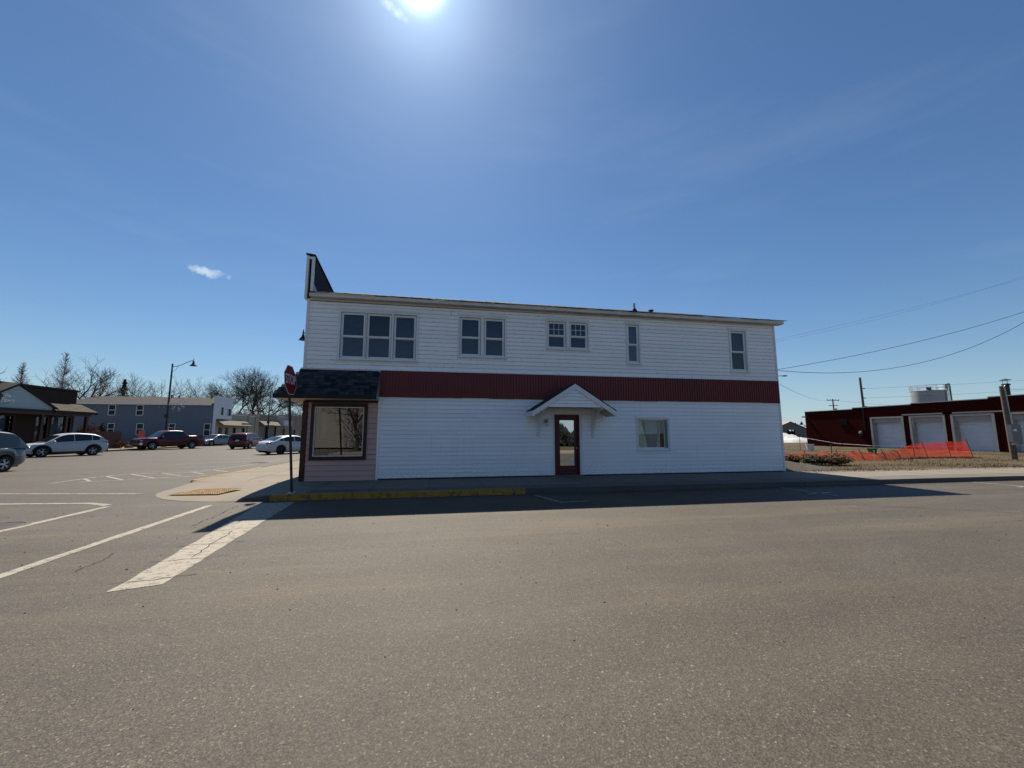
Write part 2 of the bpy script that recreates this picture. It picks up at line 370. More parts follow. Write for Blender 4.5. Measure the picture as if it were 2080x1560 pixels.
class MB:
    def __init__(s): s.v = []; s.f = []
    def add(s, vs, fs):
        k = len(s.v); s.v += [tuple(p) for p in vs]; s.f += [tuple(i + k for i in f) for f in fs]; return s
    def box(s, x0, x1, y0, y1, z0, z1):
        return s.add([(x0, y0, z0), (x1, y0, z0), (x1, y1, z0), (x0, y1, z0), (x0, y0, z1), (x1, y0, z1), (x1, y1, z1), (x0, y1, z1)],
                     [(0, 3, 2, 1), (4, 5, 6, 7), (0, 1, 5, 4), (1, 2, 6, 5), (2, 3, 7, 6), (3, 0, 4, 7)])
    def hexa(s, p):   # 8 corner points ordered like box
        return s.add(p, [(0, 3, 2, 1), (4, 5, 6, 7), (0, 1, 5, 4), (1, 2, 6, 5), (2, 3, 7, 6), (3, 0, 4, 7)])
    def quad(s, a, b, c, d): return s.add([a, b, c, d], [(0, 1, 2, 3)])
    def prism(s, pts, axis, a0, a1):
        n = len(pts)
        def P(p, a):
            return (a, p[0], p[1]) if axis == 'x' else ((p[0], a, p[1]) if axis == 'y' else (p[0], p[1], a))
        return s.add([P(p, a0) for p in pts] + [P(p, a1) for p in pts],
                     [tuple(range(n - 1, -1, -1)), tuple(range(n, 2 * n))] + [(i, (i + 1) % n, n + (i + 1) % n, n + i) for i in range(n)])
    def tube(s, p0, p1, r0, r1=None, n=8, cap=True):
        r1 = r0 if r1 is None else r1
        p0, p1 = Vector(p0), Vector(p1); d = (p1 - p0)
        if d.length < 1e-6: return s
        d.normalize(); a = d.orthogonal().normalized(); b = d.cross(a)
        vs = []
        for p, r in ((p0, r0), (p1, r1)):
            for i in range(n):
                t = 2 * math.pi * i / n; vs.append(p + a * (r * math.cos(t)) + b * (r * math.sin(t)))
        fs = [(i, (i + 1) % n, n + (i + 1) % n, n + i) for i in range(n)]
        if cap: fs += [tuple(range(n - 1, -1, -1)), tuple(range(n, 2 * n))]
        return s.add(vs, fs)
    def path(s, pts, r, n=6):
        for a, b in zip(pts, pts[1:]): s.tube(a, b, r, r, n)
        return s
    def lathe(s, prof, c=(0, 0, 0), axis='z', n=20):
        vs, fs = [], []
        m = len(prof)
        for i in range(n):
            t = 2 * math.pi * i / n
            for r, h in prof:
                x, y = r * math.cos(t), r * math.sin(t)
                p = (x, y, h) if axis == 'z' else ((x, h, y) if axis == 'y' else (h, x, y))
                vs.append((p[0] + c[0], p[1] + c[1], p[2] + c[2]))
        for i in range(n):
            for j in range(m - 1):
                a, b_ = i * m + j, ((i + 1) % n) * m + j
                fs.append((a, b_, b_ + 1, a + 1))
        return s.add(vs, fs)
    def ell(s, c, rx, ry, rz, nu=10, nv=6):
        vs, fs = [], []
        for j in range(nv + 1):
            ph = math.pi * j / nv
            for i in range(nu):
                t = 2 * math.pi * i / nu
                vs.append((c[0] + rx * math.sin(ph) * math.cos(t), c[1] + ry * math.sin(ph) * math.sin(t), c[2] + rz * math.cos(ph)))
        for j in range(nv):
            for i in range(nu):
                fs.append((j * nu + i, (j + 1) * nu + i, (j + 1) * nu + (i + 1) % nu, j * nu + (i + 1) % nu))
        return s.add(vs, fs)
    def grid(s, rows):
        m = len(rows[0]); vs = [p for r in rows for p in r]
        return s.add(vs, [(j * m + i, j * m + i + 1, (j + 1) * m + i + 1, (j + 1) * m + i) for j in range(len(rows) - 1) for i in range(m - 1)])
    def mesh(s, name, material, off=(0, 0, 0), smooth=False):
        me = bpy.data.meshes.new(name)
        o = Vector(off); me.from_pydata([tuple(Vector(p) - o) for p in s.v], [], s.f)
        me.materials.append(MAT[material])
        bm = bmesh.new(); bm.from_mesh(me); bmesh.ops.recalc_face_normals(bm, faces=bm.faces); bm.to_mesh(me); bm.free()
        if smooth:
            for p in me.polygons: p.use_smooth = True
            try: me.set_sharp_from_angle(angle=R(38))
            except Exception: pass
        me.update(); return me
    def build(s, name, material, parent=None, smooth=False, local=False):
        off = Vector((0, 0, 0))
        if parent is not None and not local: off = OFF.get(parent.name, off)
        return link(name, s.mesh(name, material, off, smooth), parent)
def structure(o): o['kind'] = 'structure'; return o
def stuff(o, label=None, cat=None): o['kind'] = 'stuff'; tag(o, label, cat); return o
def solo(mb, name, material, label, cat, group=None, base=None, smooth=False):
    """a thing that is one mesh, its origin at its base"""
    xs = [p[0] for p in mb.v]; ys = [p[1] for p in mb.v]; zs = [p[2] for p in mb.v]
    b = Vector(base) if base else Vector(((min(xs) + max(xs)) / 2, (min(ys) + max(ys)) / 2, min(zs)))
    o = link(name, mb.mesh(name, material, b, smooth)); o.location = b; OFF[o.name] = b
    return tag(o, label, cat, group)
def holes_wall(mb, x0, x1, z0, z1, holes, y0, y1, axis='y'):
    """wall slab in x/z with rectangular openings; y0..y1 thick (axis 'x': slab lies in y/z)"""
    xs = sorted({x0, x1, *[min(max(h[0], x0), x1) for h in holes], *[min(max(h[1], x0), x1) for h in holes]})
    zs = sorted({z0, z1, *[min(max(h[2], z0), z1) for h in holes], *[min(max(h[3], z0), z1) for h in holes]})
    for a, b in zip(xs, xs[1:]):
        run = None
        for c, d in list(zip(zs, zs[1:])) + [(None, None)]:
            solid = c is not None and not any(h[0] < (a + b) / 2 < h[1] and h[2] < (c + d) / 2 < h[3] for h in holes)
            if solid: run = (run[0], d) if run else (c, d)
            elif run:
                if axis == 'y': mb.box(a, b, y0, y1, run[0], run[1])
                else: mb.box(y0, y1, a, b, run[0], run[1])
                run = None
def text_mesh(txt, size, extrude, material, shear=0., bold=0., sx=1.0):
    cu = bpy.data.curves.new('lettering', 'FONT'); cu.body = txt; cu.size = size; cu.extrude = extrude; cu.shear = shear
    cu.offset = bold; cu.align_x = 'CENTER'; cu.align_y = 'CENTER'; cu.resolution_u = 3
    o = bpy.data.objects.new('lettering', cu); COL.objects.link(o)
    bpy.context.view_layer.update()
    me = bpy.data.meshes.new_from_object(o.evaluated_get(bpy.context.evaluated_depsgraph_get()))
    bpy.data.objects.remove(o); bpy.data.curves.remove(cu)
    for v in me.vertices: v.co.x *= sx
    me.materials.clear(); me.materials.append(MAT[material]); return me

# ------------------------------------------------------------------ the setting
structure(MB().quad((-900, -900, -.06), (900, -900, -.06), (900, 900, -.06), (-900, 900, -.06)).build('ground', 'dry_lot'))
KX, KY = -3.55, -2.95            # kerb lines: main street (x) and side street (y)
WX = -24.9                       # far kerb of the main street
road = MB()
def sheet(mb, x0, x1, y0, y1, z): return mb.quad((x0, y0, z), (x1, y0, z), (x1, y1, z), (x0, y1, z))
sheet(road, WX - .02, KX + .02, -120, 420, 0)
sheet(road, KX + .02, 330, -17.6, KY + .02, 0)
road.add([(KX + .02, KY + .02, 0), (1.0, KY + .02, 0), (KX + .02, 1.2, 0)], [(0, 1, 2)])
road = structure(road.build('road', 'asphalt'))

def line(name, pts, width, material='white_line', parent=road, z=.004, jag=.012):
    """painted line along a polyline, with slightly ragged edges"""
    mb = MB(); rows = []
    seg = []
    for (a, b) in zip(pts, pts[1:]):
        L = math.hypot(b[0] - a[0], b[1] - a[1]); n = max(1, int(L / .15))
        for i in range(n): seg.append((a[0] + (b[0] - a[0]) * i / n, a[1] + (b[1] - a[1]) * i / n, (b[0] - a[0]) / L, (b[1] - a[1]) / L))
    L = math.hypot(pts[-1][0] - pts[-2][0], pts[-1][1] - pts[-2][1])
    seg.append((*pts[-1], (pts[-1][0] - pts[-2][0]) / L, (pts[-1][1] - pts[-2][1]) / L))
    for x, y, dx, dy in seg:
        wa = width / 2 + rnd.uniform(-jag, jag); wb = width / 2 + rnd.uniform(-jag, jag)
        rows.append([(x - dy * wa, y + dx * wa, z), (x + dy * wb, y - dx * wb, z)])
    mb.grid(rows); return mb.build(name, material, parent)
# wide stop bar and the crossing lines
mb = MB(); rows = []
for i in range(40):
    t = i / 39; y = -3.22 - 5.50 * t; xa = .17 + .72 * t; xb = .87 + .44 * t
    j = lambda: rnd.uniform(-.015, .015)
    rows.append([(xa + j(), y - .07 * (i == 39), .004), (xb + j() + .04 * (1 - t), y + .08, .004)])
mb.grid(rows).build('stop_line', 'white_line', road)
line('crosswalk_line', [(-.86, -3.3), (-.72, -8.0), (-.66, -10.5)], .15)
line('crosswalk_line', [(-3.07, -3.05), (-3.0, -5.5), (-2.95, -9.5)], .15)
line('crosswalk_line', [(-3.85, -2.47), (-6.0, -2.2), (-9.0, -1.9), (-24, -1.2)], .13)
line('crosswalk_line', [(-3.2, -2.85), (-3.85, -2.47)], .16, 'worn_line')
line('crosswalk_line', [(-3.75, -.95), (-7.5, -.28), (-24, .6)], .11, 'worn_line')
# hatched corner and parking stalls on the main street
for a, b in (((-8.3, 2.2), (-8.45, 4.2)), ((-8.42, 4.3), (-8.1, 5.25)), ((-8.1, 5.25), (-6.1, 5.6)), ((-6.1, 5.6), (-5.5, 8.0)), ((-5.5, 8.0), (-5.3, 14.0)),
             ((-8.3, 3.5), (-7.34, 2.43)), ((-8.4, 4.55), (-6.74, 2.91)), ((-8.0, 5.24), (-6.02, 3.4)), ((-7.1, 5.5), (-5.6, 4.15)), ((-6.2, 5.9), (-5.0, 4.6)), ((-5.9, 6.9), (-4.6, 5.6)),
             ((-7.7, 2.42), (-6.39, 2.99)), ((-6.3, 3.05), (-4.5, 4.2)), ((-8.2, 8.6), (-5.5, 8.2)), ((-9.6, 10.2), (-5.2, 13.8)), ((-9.6, 14.6), (-5.2, 18.2))):
    line('parking_line', [a, b], .10, 'worn_line')
line('parking_line', [(6.88, -3.15), (7.25, -4.5)], .10, 'worn_line'); line('parking_line', [(7.2, -4.42), (7.95, -4.30)], .09, 'worn_line')
for cx in (14.7, 22.3):
    line('parking_line', [(cx - .4, -4.35), (cx + .5, -4.2)], .10, 'worn_line'); line('parking_line', [(cx - .1, -3.1), (cx + .1, -4.75)], .10, 'worn_line')
for i in range(8):
    line('centre_line', [(-14.2, 24 + i * 12), (-14.2, 29 + i * 12)], .12, 'worn_line')
# cracks, tar and loose pebbles on the asphalt
def wander(a, b, n, amp):
    out = []; off = 0
    dx, dy = b[0] - a[0], b[1] - a[1]; L = math.hypot(dx, dy)
    for i in range(n + 1):
        t = i / n; off = off * .7 + rnd.uniform(-amp, amp)
        out.append((a[0] + dx * t - dy / L * off, a[1] + dy * t + dx / L * off))
    return out
cr = MB()
def crack(a, b, n, amp, w):
    pts = wander(a, b, n, amp)
    for i, (p, q) in enumerate(zip(pts, pts[1:])):
        L = math.hypot(q[0] - p[0], q[1] - p[1]) or 1; wx = w * rnd.uniform(.4, 1.2)
        nx, ny = -(q[1] - p[1]) / L * wx, (q[0] - p[0]) / L * wx
        cr.quad((p[0] - nx, p[1] - ny, .008), (q[0] - nx, q[1] - ny, .008), (q[0] + nx, q[1] + ny, .008), (p[0] + nx, p[1] + ny, .008))
crack((-.2, -3.5), (-.05, -5.6), 30, .03, .006); crack((-.1, -7.2), (.0, -8.0), 14, .03, .005)
for y, x0, x1 in ((-6.05, .5, 1.3), (-7.0, .6, 1.35), (-7.75, .7, 1.5), (-8.55, .8, 1.5), (-5.2, .4, 1.1)):
    crack((x0 - .05, y), (x1, y + .18), 10, .03, .006)
crack((.9, -6.1), (1.1, -7.6), 14, .04, .006)
crack((13.5, -5.7), (17.5, -8.2), 30, .06, .010); crack((17.5, -8.2), (26, -9.0), 40, .06, .010)
crack((-9.6, -4.6), (-4.0, -4.1), 30, .05, .008)
crack((-3.9, 3.0), (-4.0, 40), 60, .05, .012)
stuff(cr.build('road_crack', 'crack', road))
pb = MB()
for i in range(420):
    d = rnd.random() ** .6
    x, y = 4.26 + rnd.uniform(-9, 13), -11.6 + d * 8.2
    r = rnd.uniform(.004, .013) * (1 + .5 * (rnd.random() < .08))
    a = rnd.uniform(0, 6.28); pts = [(x + r * rnd.uniform(.7, 1.3) * math.cos(a + k * 1.2566), y + r * rnd.uniform(.7, 1.3) * math.sin(a + k * 1.2566), .001) for k in range(5)]
    pb.add(pts + [(x, y, r * .9)], [(k, (k + 1) % 5, 5) for k in range(5)])
o = stuff(pb.build('loose_pebbles', 'pebble'), 'tiny dark pebbles scattered over the sunlit asphalt', 'pebbles')
mh = thing('manhole_cover', 'iron manhole cover set in the asphalt beside a crosswalk line at left edge', 'manhole cover', (-3.45, -4.95, .003))
MB().lathe([(0, .010), (.30, .010), (.32, .004)], (-3.45, -4.95, 0), n=28).build('lid', 'post_metal', mh)
MB().lathe([(.33, .003), (.33, .012), (.40, .012), (.42, .003)], (-3.45, -4.95, 0), n=28).build('ring', 'kerb_stone', mh)
dr = thing('drain_cover', 'small dark drain cover in the far roadway near the white sedan', 'drain cover', (-5.5, 11.1, .003))
MB().lathe([(0, .01), (.42, .01), (.46, .003)], (-5.5, 11.1, 0), n=20).build('lid', 'black', dr)

# sidewalks: body below, single slabs on top, kerb stones along the roadway
SW = .14
side = MB()
side.box(1.0, 330, KY + .16, .02, -.05, SW - .012)
side.box(KX + .16, 1.0, .64, 420, -.05, SW - .012)
sidewalk = structure(side.build('sidewalk', 'concrete_grey'))
def slab_mesh(w, d, material, key={}):
    k = (round(w, 3), round(d, 3), material)
    if k not in key: key[k] = MB().hexa([(-w / 2, -d / 2, 0), (w / 2, -d / 2, 0), (w / 2, d / 2, 0), (-w / 2, d / 2, 0),
                                          (-w / 2 + .008, -d / 2 + .008, .03), (w / 2 - .008, -d / 2 + .008, .03), (w / 2 - .008, d / 2 - .008, .03), (-w / 2 + .008, d / 2 - .008, .03)]).mesh('slab', material)
    return key[k]
def slab(x0, x1, y0, y1, material='concrete'):
    w, d = x1 - x0 - .014, y1 - y0 - .014
    o = link('slab', slab_mesh(w, d, material), sidewalk, ((x0 + x1) / 2, (y0 + y1) / 2, SW - .03), None)
    o.rotation_euler = (rnd.uniform(-.003, .003), rnd.uniform(-.003, .003), 0); return o
x = 1.0
while x < 62:
    back = 0.0 if x < 17.8 else -.62
    slab(x, x + 1.53, -2.12, back); slab(x, x + 1.53, KY + .17, -2.12, 'concrete_grey'); x += 1.53
y = .62
while y < 48:
    for a, b in ((KX + .17, -1.75), (-1.75, -.02)):
        slab(a, b, y, y + 1.52)
    y += 1.52
# the dropped corner: a flush concrete apron with a tactile panel
ap = MB(); rim = [(KX + .02, 1.0, .006), (KX + .03, .4, .006)]
for i in range(13):
    t = i / 12; a = R(180 + 90 * t)
    cx, cy = -.35, -.15; rx, ry = 3.12, 2.72
    rim.append((cx + rx * math.cos(a), cy + ry * math.sin(a), .006))
rim.append((.26, KY + .02, .006))
inner = [(KX + .19, 1.0, SW), (KX + .3, .62, SW), (-2.2, .55, SW), (-1.2, .35, SW), (-.5, -.2, SW), (.0, -1.2, SW), (.24, -2.2, SW), (.30, -2.78, SW)]
inner2 = []
for i in range(16):
    t = i / 15 * (len(inner) - 1); k = min(int(t), len(inner) - 2); f = t - k
    inner2.append(tuple(inner[k][j] * (1 - f) + inner[k + 1][j] * f for j in range(3)))
mid = [tuple(a[j] * .55 + b[j] * .45 for j in range(3)) for a, b in zip(rim, inner2)]
ap.grid([rim, mid, inner2]); ap.add([(-2.2, .55, SW), (-1.2, .35, SW), (-.5, -.2, SW), (.0, -1.2, SW), (.24, -2.2, SW), (.30, -2.78, SW), (1.0, -2.78, SW), (1.0, .0, SW), (-.02, 0, SW), (-.02, .63, SW), (KX + .3, .63, SW), (KX + .3, .62, SW)], [tuple(range(12))]); structure(ap.build('kerb_ramp', 'concrete', None))
ap2 = MB().add([(-2.72, -1.62, 0), (-1.36, -1.98, 0), (-1.05, -1.28, 0), (-2.35, -.90, 0)], [(0, 1, 2, 3)])
def ramp_z(x, y):      # height of the apron at a point, by distance from its rim
    a = math.atan2((y + .15) / 2.72, (x + .35) / 3.12); r = math.hypot((x + .35) / 3.12, (y + .15) / 2.72)
    return .006 + max(0, min(1, (1 - r) / .62)) * .125
tp = thing('tactile_panel', 'worn yellow tactile paving panel on the corner kerb ramp', 'tactile paving', (-1.9, -1.45, 0))
rows = []
for i in range(6):
    rows.append([])
    for j in range(10):
        s, t = j / 9, i / 5
        px = (-2.72 * (1 - s) - 1.36 * s) * (1 - t) + (-2.35 * (1 - s) - 1.05 * s) * t
        py = (-1.62 * (1 - s) - 1.98 * s) * (1 - t) + (-.90 * (1 - s) - 1.28 * s) * t
        rows[-1].append((px, py, ramp_z(px, py) + .018))
MB().grid(rows).build('panel', 'yellow_tactile', tp)
dm = MB()
for i in range(12):
    for j in range(22):
        s, t = (j + .5) / 22, (i + .5) / 12
        px = (-2.72 * (1 - s) - 1.36 * s) * (1 - t) + (-2.35 * (1 - s) - 1.05 * s) * t
        py = (-1.62 * (1 - s) - 1.98 * s) * (1 - t) + (-.90 * (1 - s) - 1.28 * s) * t
        z = ramp_z(px, py) + .018
        dm.add([(px - .016, py - .016, z), (px + .016, py - .016, z), (px + .016, py + .016, z), (px - .016, py + .016, z), (px, py, z + .012)], [(0, 1, 4), (1, 2, 4), (2, 3, 4), (3, 0, 4)])
stuff(dm.build('domes', 'yellow_tactile', tp))
kerb = structure(MB().box(1.0, 330, KY + .02, KY + .158, -.05, SW - .03).box(KX + .02, KX + .158, 1.0, 420, -.05, SW - .03).build('kerb', 'kerb_stone'))
def kerb_stone(x0, x1, y0, y1, material='kerb_stone', h=SW + .006):
    k = MB().hexa([(x0 + .006, y0, -.02), (x1 - .006, y0, -.02), (x1 - .006, y1, -.02), (x0 + .006, y1, -.02), (x0 + .006, y0 + .02, h), (x1 - .006, y0 + .02, h), (x1 - .006, y1, h), (x0 + .006, y1, h)])
    return k.build('kerb_stone', material, kerb)
x = .25
for i in range(30):
    L = .42 if i == 0 else 1.50
    kerb_stone(x, x + L, KY - .01, KY + .165, 'yellow_kerb' if x < 6.3 else 'kerb_stone', SW + rnd.uniform(0, .006)); x += L
def kerb_y(y0, y1, material):
    return MB().hexa([(KX - .01, y0 + .006, -.02), (KX + .165, y0 + .006, -.02), (KX + .165, y1 - .006, -.02), (KX - .01, y1 - .006, -.02),
                      (KX + .01, y0 + .006, SW + .004), (KX + .165, y0 + .006, SW + .004), (KX + .165, y1 - .006, SW + .004), (KX + .01, y1 - .006, SW + .004)]).build('kerb_stone', material, kerb)
y = .95
for i in range(18):
    kerb_y(y, y + 1.7, 'yellow_kerb' if y < 5.6 else 'kerb_stone'); y += 1.7
# corner kerb that dips into the apron
ck = [(.25, KY + .02), (-.25, KY + .05), (-.62, KY + .28)]
mb = MB()
for (a, b), (ha, hb) in zip(zip(ck, ck[1:]), ((SW, .09), (.09, .02))):
    mb.hexa([(b[0], b[1], -.02), (a[0], a[1], -.02), (a[0], a[1] + .16, -.02), (b[0], b[1] + .16, -.02), (b[0], b[1], hb), (a[0], a[1], ha), (a[0], a[1] + .16, ha), (b[0], b[1] + .16, hb)])
mb.build('kerb_stone', 'kerb_stone', kerb)
# far pavement of the main street, near pavement behind the viewer
structure(MB().box(WX - 200, WX, -17, 420, -.05, SW).build('far_sidewalk', 'concrete'))
structure(MB().box(WX - .02, WX + .15, -1, 420, -.05, SW - .01).build('far_kerb', 'concrete_grey'))
structure(MB().box(KX, 330, -20.5, -17.6, -.05, SW).build('near_sidewalk', 'concrete'))
structure(MB().box(17.95, 800, -.60, 800, -.055, .10).build('vacant_lot', 'dry_lot'))

# ------------------------------------------------------------------ the white two-storey building
B = thing('corner_building', 'white two-storey clapboard building with a red metal band and false front', 'building', (0, 0, 0))
UL, UR = -.10, 17.86
# openings: x0, x1, z0, z1
UPW = [(.99, 1.79, 4.14, 5.72, 'blind'), (1.82, 2.64, 4.14, 5.72, 'blind'), (2.70, 3.46, 4.13, 5.71, 'blind'),
       (4.96, 5.70, 4.36, 5.75, 'blind'), (5.82, 6.57, 4.34, 5.75, 'blind'), (8.16, 8.88, 4.75, 5.77, 'grid'), (9.01, 9.73, 4.75, 5.77, 'grid'),
       (11.32, 11.80, 4.31, 5.80, 'frost'), (15.78, 16.48, 4.13, 5.76, 'dark')]
GROUPS = [(.92, 3.53, 4.09, 5.79), (4.90, 6.63, 4.31, 5.81), (8.11, 9.78, 4.71, 5.82), (11.27, 11.85, 4.26, 5.85), (15.72, 16.54, 4.08, 5.81)]
DOOR = (8.38, 9.38, .16, 2.32); W6 = (11.60, 12.86, 1.06, 2.18); SHOP = (.24, 1.97, .79, 2.61)
sh = MB()
holes_wall(sh, UL + .02, UR - .02, 3.70, 6.16, [w[:4] for w in UPW], .013, .16)
holes_wall(sh, 2.30, UR - .02, .16, 3.70, [DOOR, W6], .012, .16)
holes_wall(sh, .02, 2.30, .12, 3.70, [SHOP], .012, .16)
sh.build('wall', 'shadow_sheathing', B)
core = MB()
core.box(2.45, UR - .02, .55, 12, .05, 3.0); core.box(UL + .02, UR - .02, .55, 12, 3.0, 6.16)
core.box(2.32, 2.45, .17, 12, .05, 3.0); core.box(.02, 2.32, 4.6, 4.7, .05, 3.0); core.box(.02, .10, .17, 12, .05, 3.0); core.box(UL + .02, UR - .02, .17, .55, 6.05, 6.16)
core.box(UL + .02, UL + .1, .17, .55, 3.0, 6.05); core.box(UR - .1, UR - .02, .17, .55, .05, 6.05); core.box(.02, 2.32, .17, 4.6, .05, .12)
core.box(.02, UR - .02, .17, .55, 2.9, 3.1)
core.build('dark_core', 'interior_dark', B)  # added solid core, dark in place of unlit rooms; also blocks light
MB().box(UR - .018, UR + .002, .05, 12, .16, 6.1).build('end_wall', 'vinyl_siding', B)
MB().box(UL - .002, UL + .018, .05, 12, 3.7, 6.1).build('street_wall', 'old_clapboard', B)
MB().box(2.3, UR - .06, .05, .20, -.02, .17).build('foundation', 'foundation', B)
bcache = {}; GAP = {'old_clapboard': .006, 'vinyl_siding': .0045, 'pink_siding': .009}
def board(x0, x1, z, h, material, y=.012, parent=B, name='siding_board', t0=.028, t1=.005):
    k = (round(x1 - x0, 2), round(h, 3), material)
    if k not in bcache:
        L = x1 - x0 - (.003 if material == 'vinyl_siding' else .007); h2 = h - GAP[material]
        bcache[k] = MB().hexa([(-L / 2, -t0, 0), (L / 2, -t0, 0), (L / 2, 0, 0), (-L / 2, 0, 0), (-L / 2, -t1, h2), (L / 2, -t1, h2), (L / 2, 0, h2), (-L / 2, 0, h2)]).mesh(name, material)
    o = link(name, bcache[k], parent, ((x0 + x1) / 2, y, z)); return o
def courses(x0, x1, z0, z1, step, material, holes, maxlen=4.9, y=.012):
    z = z0; r = 0
    while z < z1 - .03:
        h = min(step, z1 - z); cuts = [(x0, x1)]
        for hx0, hx1, hz0, hz1 in holes:
            if hz0 < z + h * .5 < hz1:
                cuts = [c for a, b in cuts for c in ((a, min(b, hx0)), (max(a, hx1), b)) if c[1] - c[0] > .03]
        for a, b in cuts:
            n = max(1, math.ceil((b - a) / maxlen)); off = ((r * 7) % 5 - 2) * .22 if n > 1 else 0
            xs = [a] + [a + (b - a) * i / n + off for i in range(1, n)] + [b]
            for p, q in zip(xs, xs[1:]): board(p, q, z, h, material, y)
        z += step; r += 1
courses(UL + .07, UR - .04, 3.78, 6.05, .1445, 'old_clapboard', GROUPS)
courses(2.36, UR - .04, .185, 2.88, .1430, 'vinyl_siding', [(8.34, 9.42, 0, 2.36), (11.56, 12.90, 1.0, 2.22)])
courses(.13, 2.31, .12, 2.66, .170, 'pink_siding', [(.24, 1.97, .79, 2.61)])
MB().box(UL, UL + .075, -.028, .0115, 3.75, 6.1).build('corner_trim', 'white_trim', B)
cb = MB().box(UR - .05, UR, -.028, .0115, .16, 6.1).box(UR, UR + .022, -.028, .07, .16, 6.1)
cb.build('corner_trim', 'white_trim', B)
MB().box(.0, .13, -.035, .0115, .10, 2.70).box(-.022, -.001, -.035, .12, .10, 2.70).build('corner_trim', 'brown_trim', B)
MB().box(2.30, 2.36, -.030, .0115, .10, 2.86).build('corner_trim', 'vinyl_siding', B)
MB().box(.13, 2.30, -.03, .0115, 2.661, 2.73).build('header_trim', 'brown_trim', B)
# red corrugated band in single sheets
x = 2.33; i = 0
while x < UR - .05:
    w = min(.92, UR - .02 - x); mb = MB(); n = max(1, int(round(w / .102))); pw_ = w / n; pts = []
    for k in range(n):
        a = x + k * pw_
        pts += [(a, -.030), (a + pw_ * .56, -.030), (a + pw_ * .66, -.056), (a + pw_ * .90, -.056)]
    pts.append((x + w, -.030))
    zb = 2.865 + rnd.uniform(-.016, .006); zt = 3.755
    mb.grid([[(p, q, zb) for p, q in pts], [(p, q, zt) for p, q in pts]])
    mb.grid([[(p, q + .006, zb) for p, q in pts], [(p, q, zb) for p, q in pts]])
    mb.build('metal_sheet', 'red_metal', B); x += w; i += 1
MB().box(2.30, UR, -.066, .0, 3.752, 3.776).build('flashing', 'white_trim', B)
MB().box(2.285, 2.325, -.07, .0, 2.80, 3.75).build('flashing', 'galv', B)

def casing(parent, x0, x1, z0, z1, w=.062, y0=-.040, material='white_trim', name='casing', sill=True):
    mb = MB().box(x0 - w, x0, y0, .011, z0 - w, z1 + w).box(x1, x1 + w, y0, .011, z0 - w, z1 + w).box(x0, x1, y0, .011, z1, z1 + w)
    mb.box(x0, x1, y0, .011, z0 - w, z0)
    if sill: mb.box(x0 - w - .02, x1 + w + .02, y0 - .025, y0 - .001, z0 - w - .005, z0 - w + .03).box(x0 - w - .01, x1 + w + .01, y0 - .018, y0 - .001, z1 + w - .02, z1 + w + .012)
    return mb.build(name, material, parent)
def sash(parent, x0, x1, z0, z1, y, t=.050, material='white_trim'):
    f = MB().box(x0, x0 + t, y, y + .035, z0, z1).box(x1 - t, x1, y, y + .035, z0, z1).box(x0 + t, x1 - t, y, y + .035, z0, z0 + t).box(x0 + t, x1 - t, y, y + .035, z1 - t, z1).build('sash', material, parent)
    return f
def pane(parent, x0, x1, z0, z1, y, glass='window_glass'):
    return MB().box(x0, x1, y, y + .004, z0, z1).build('pane', glass, parent)
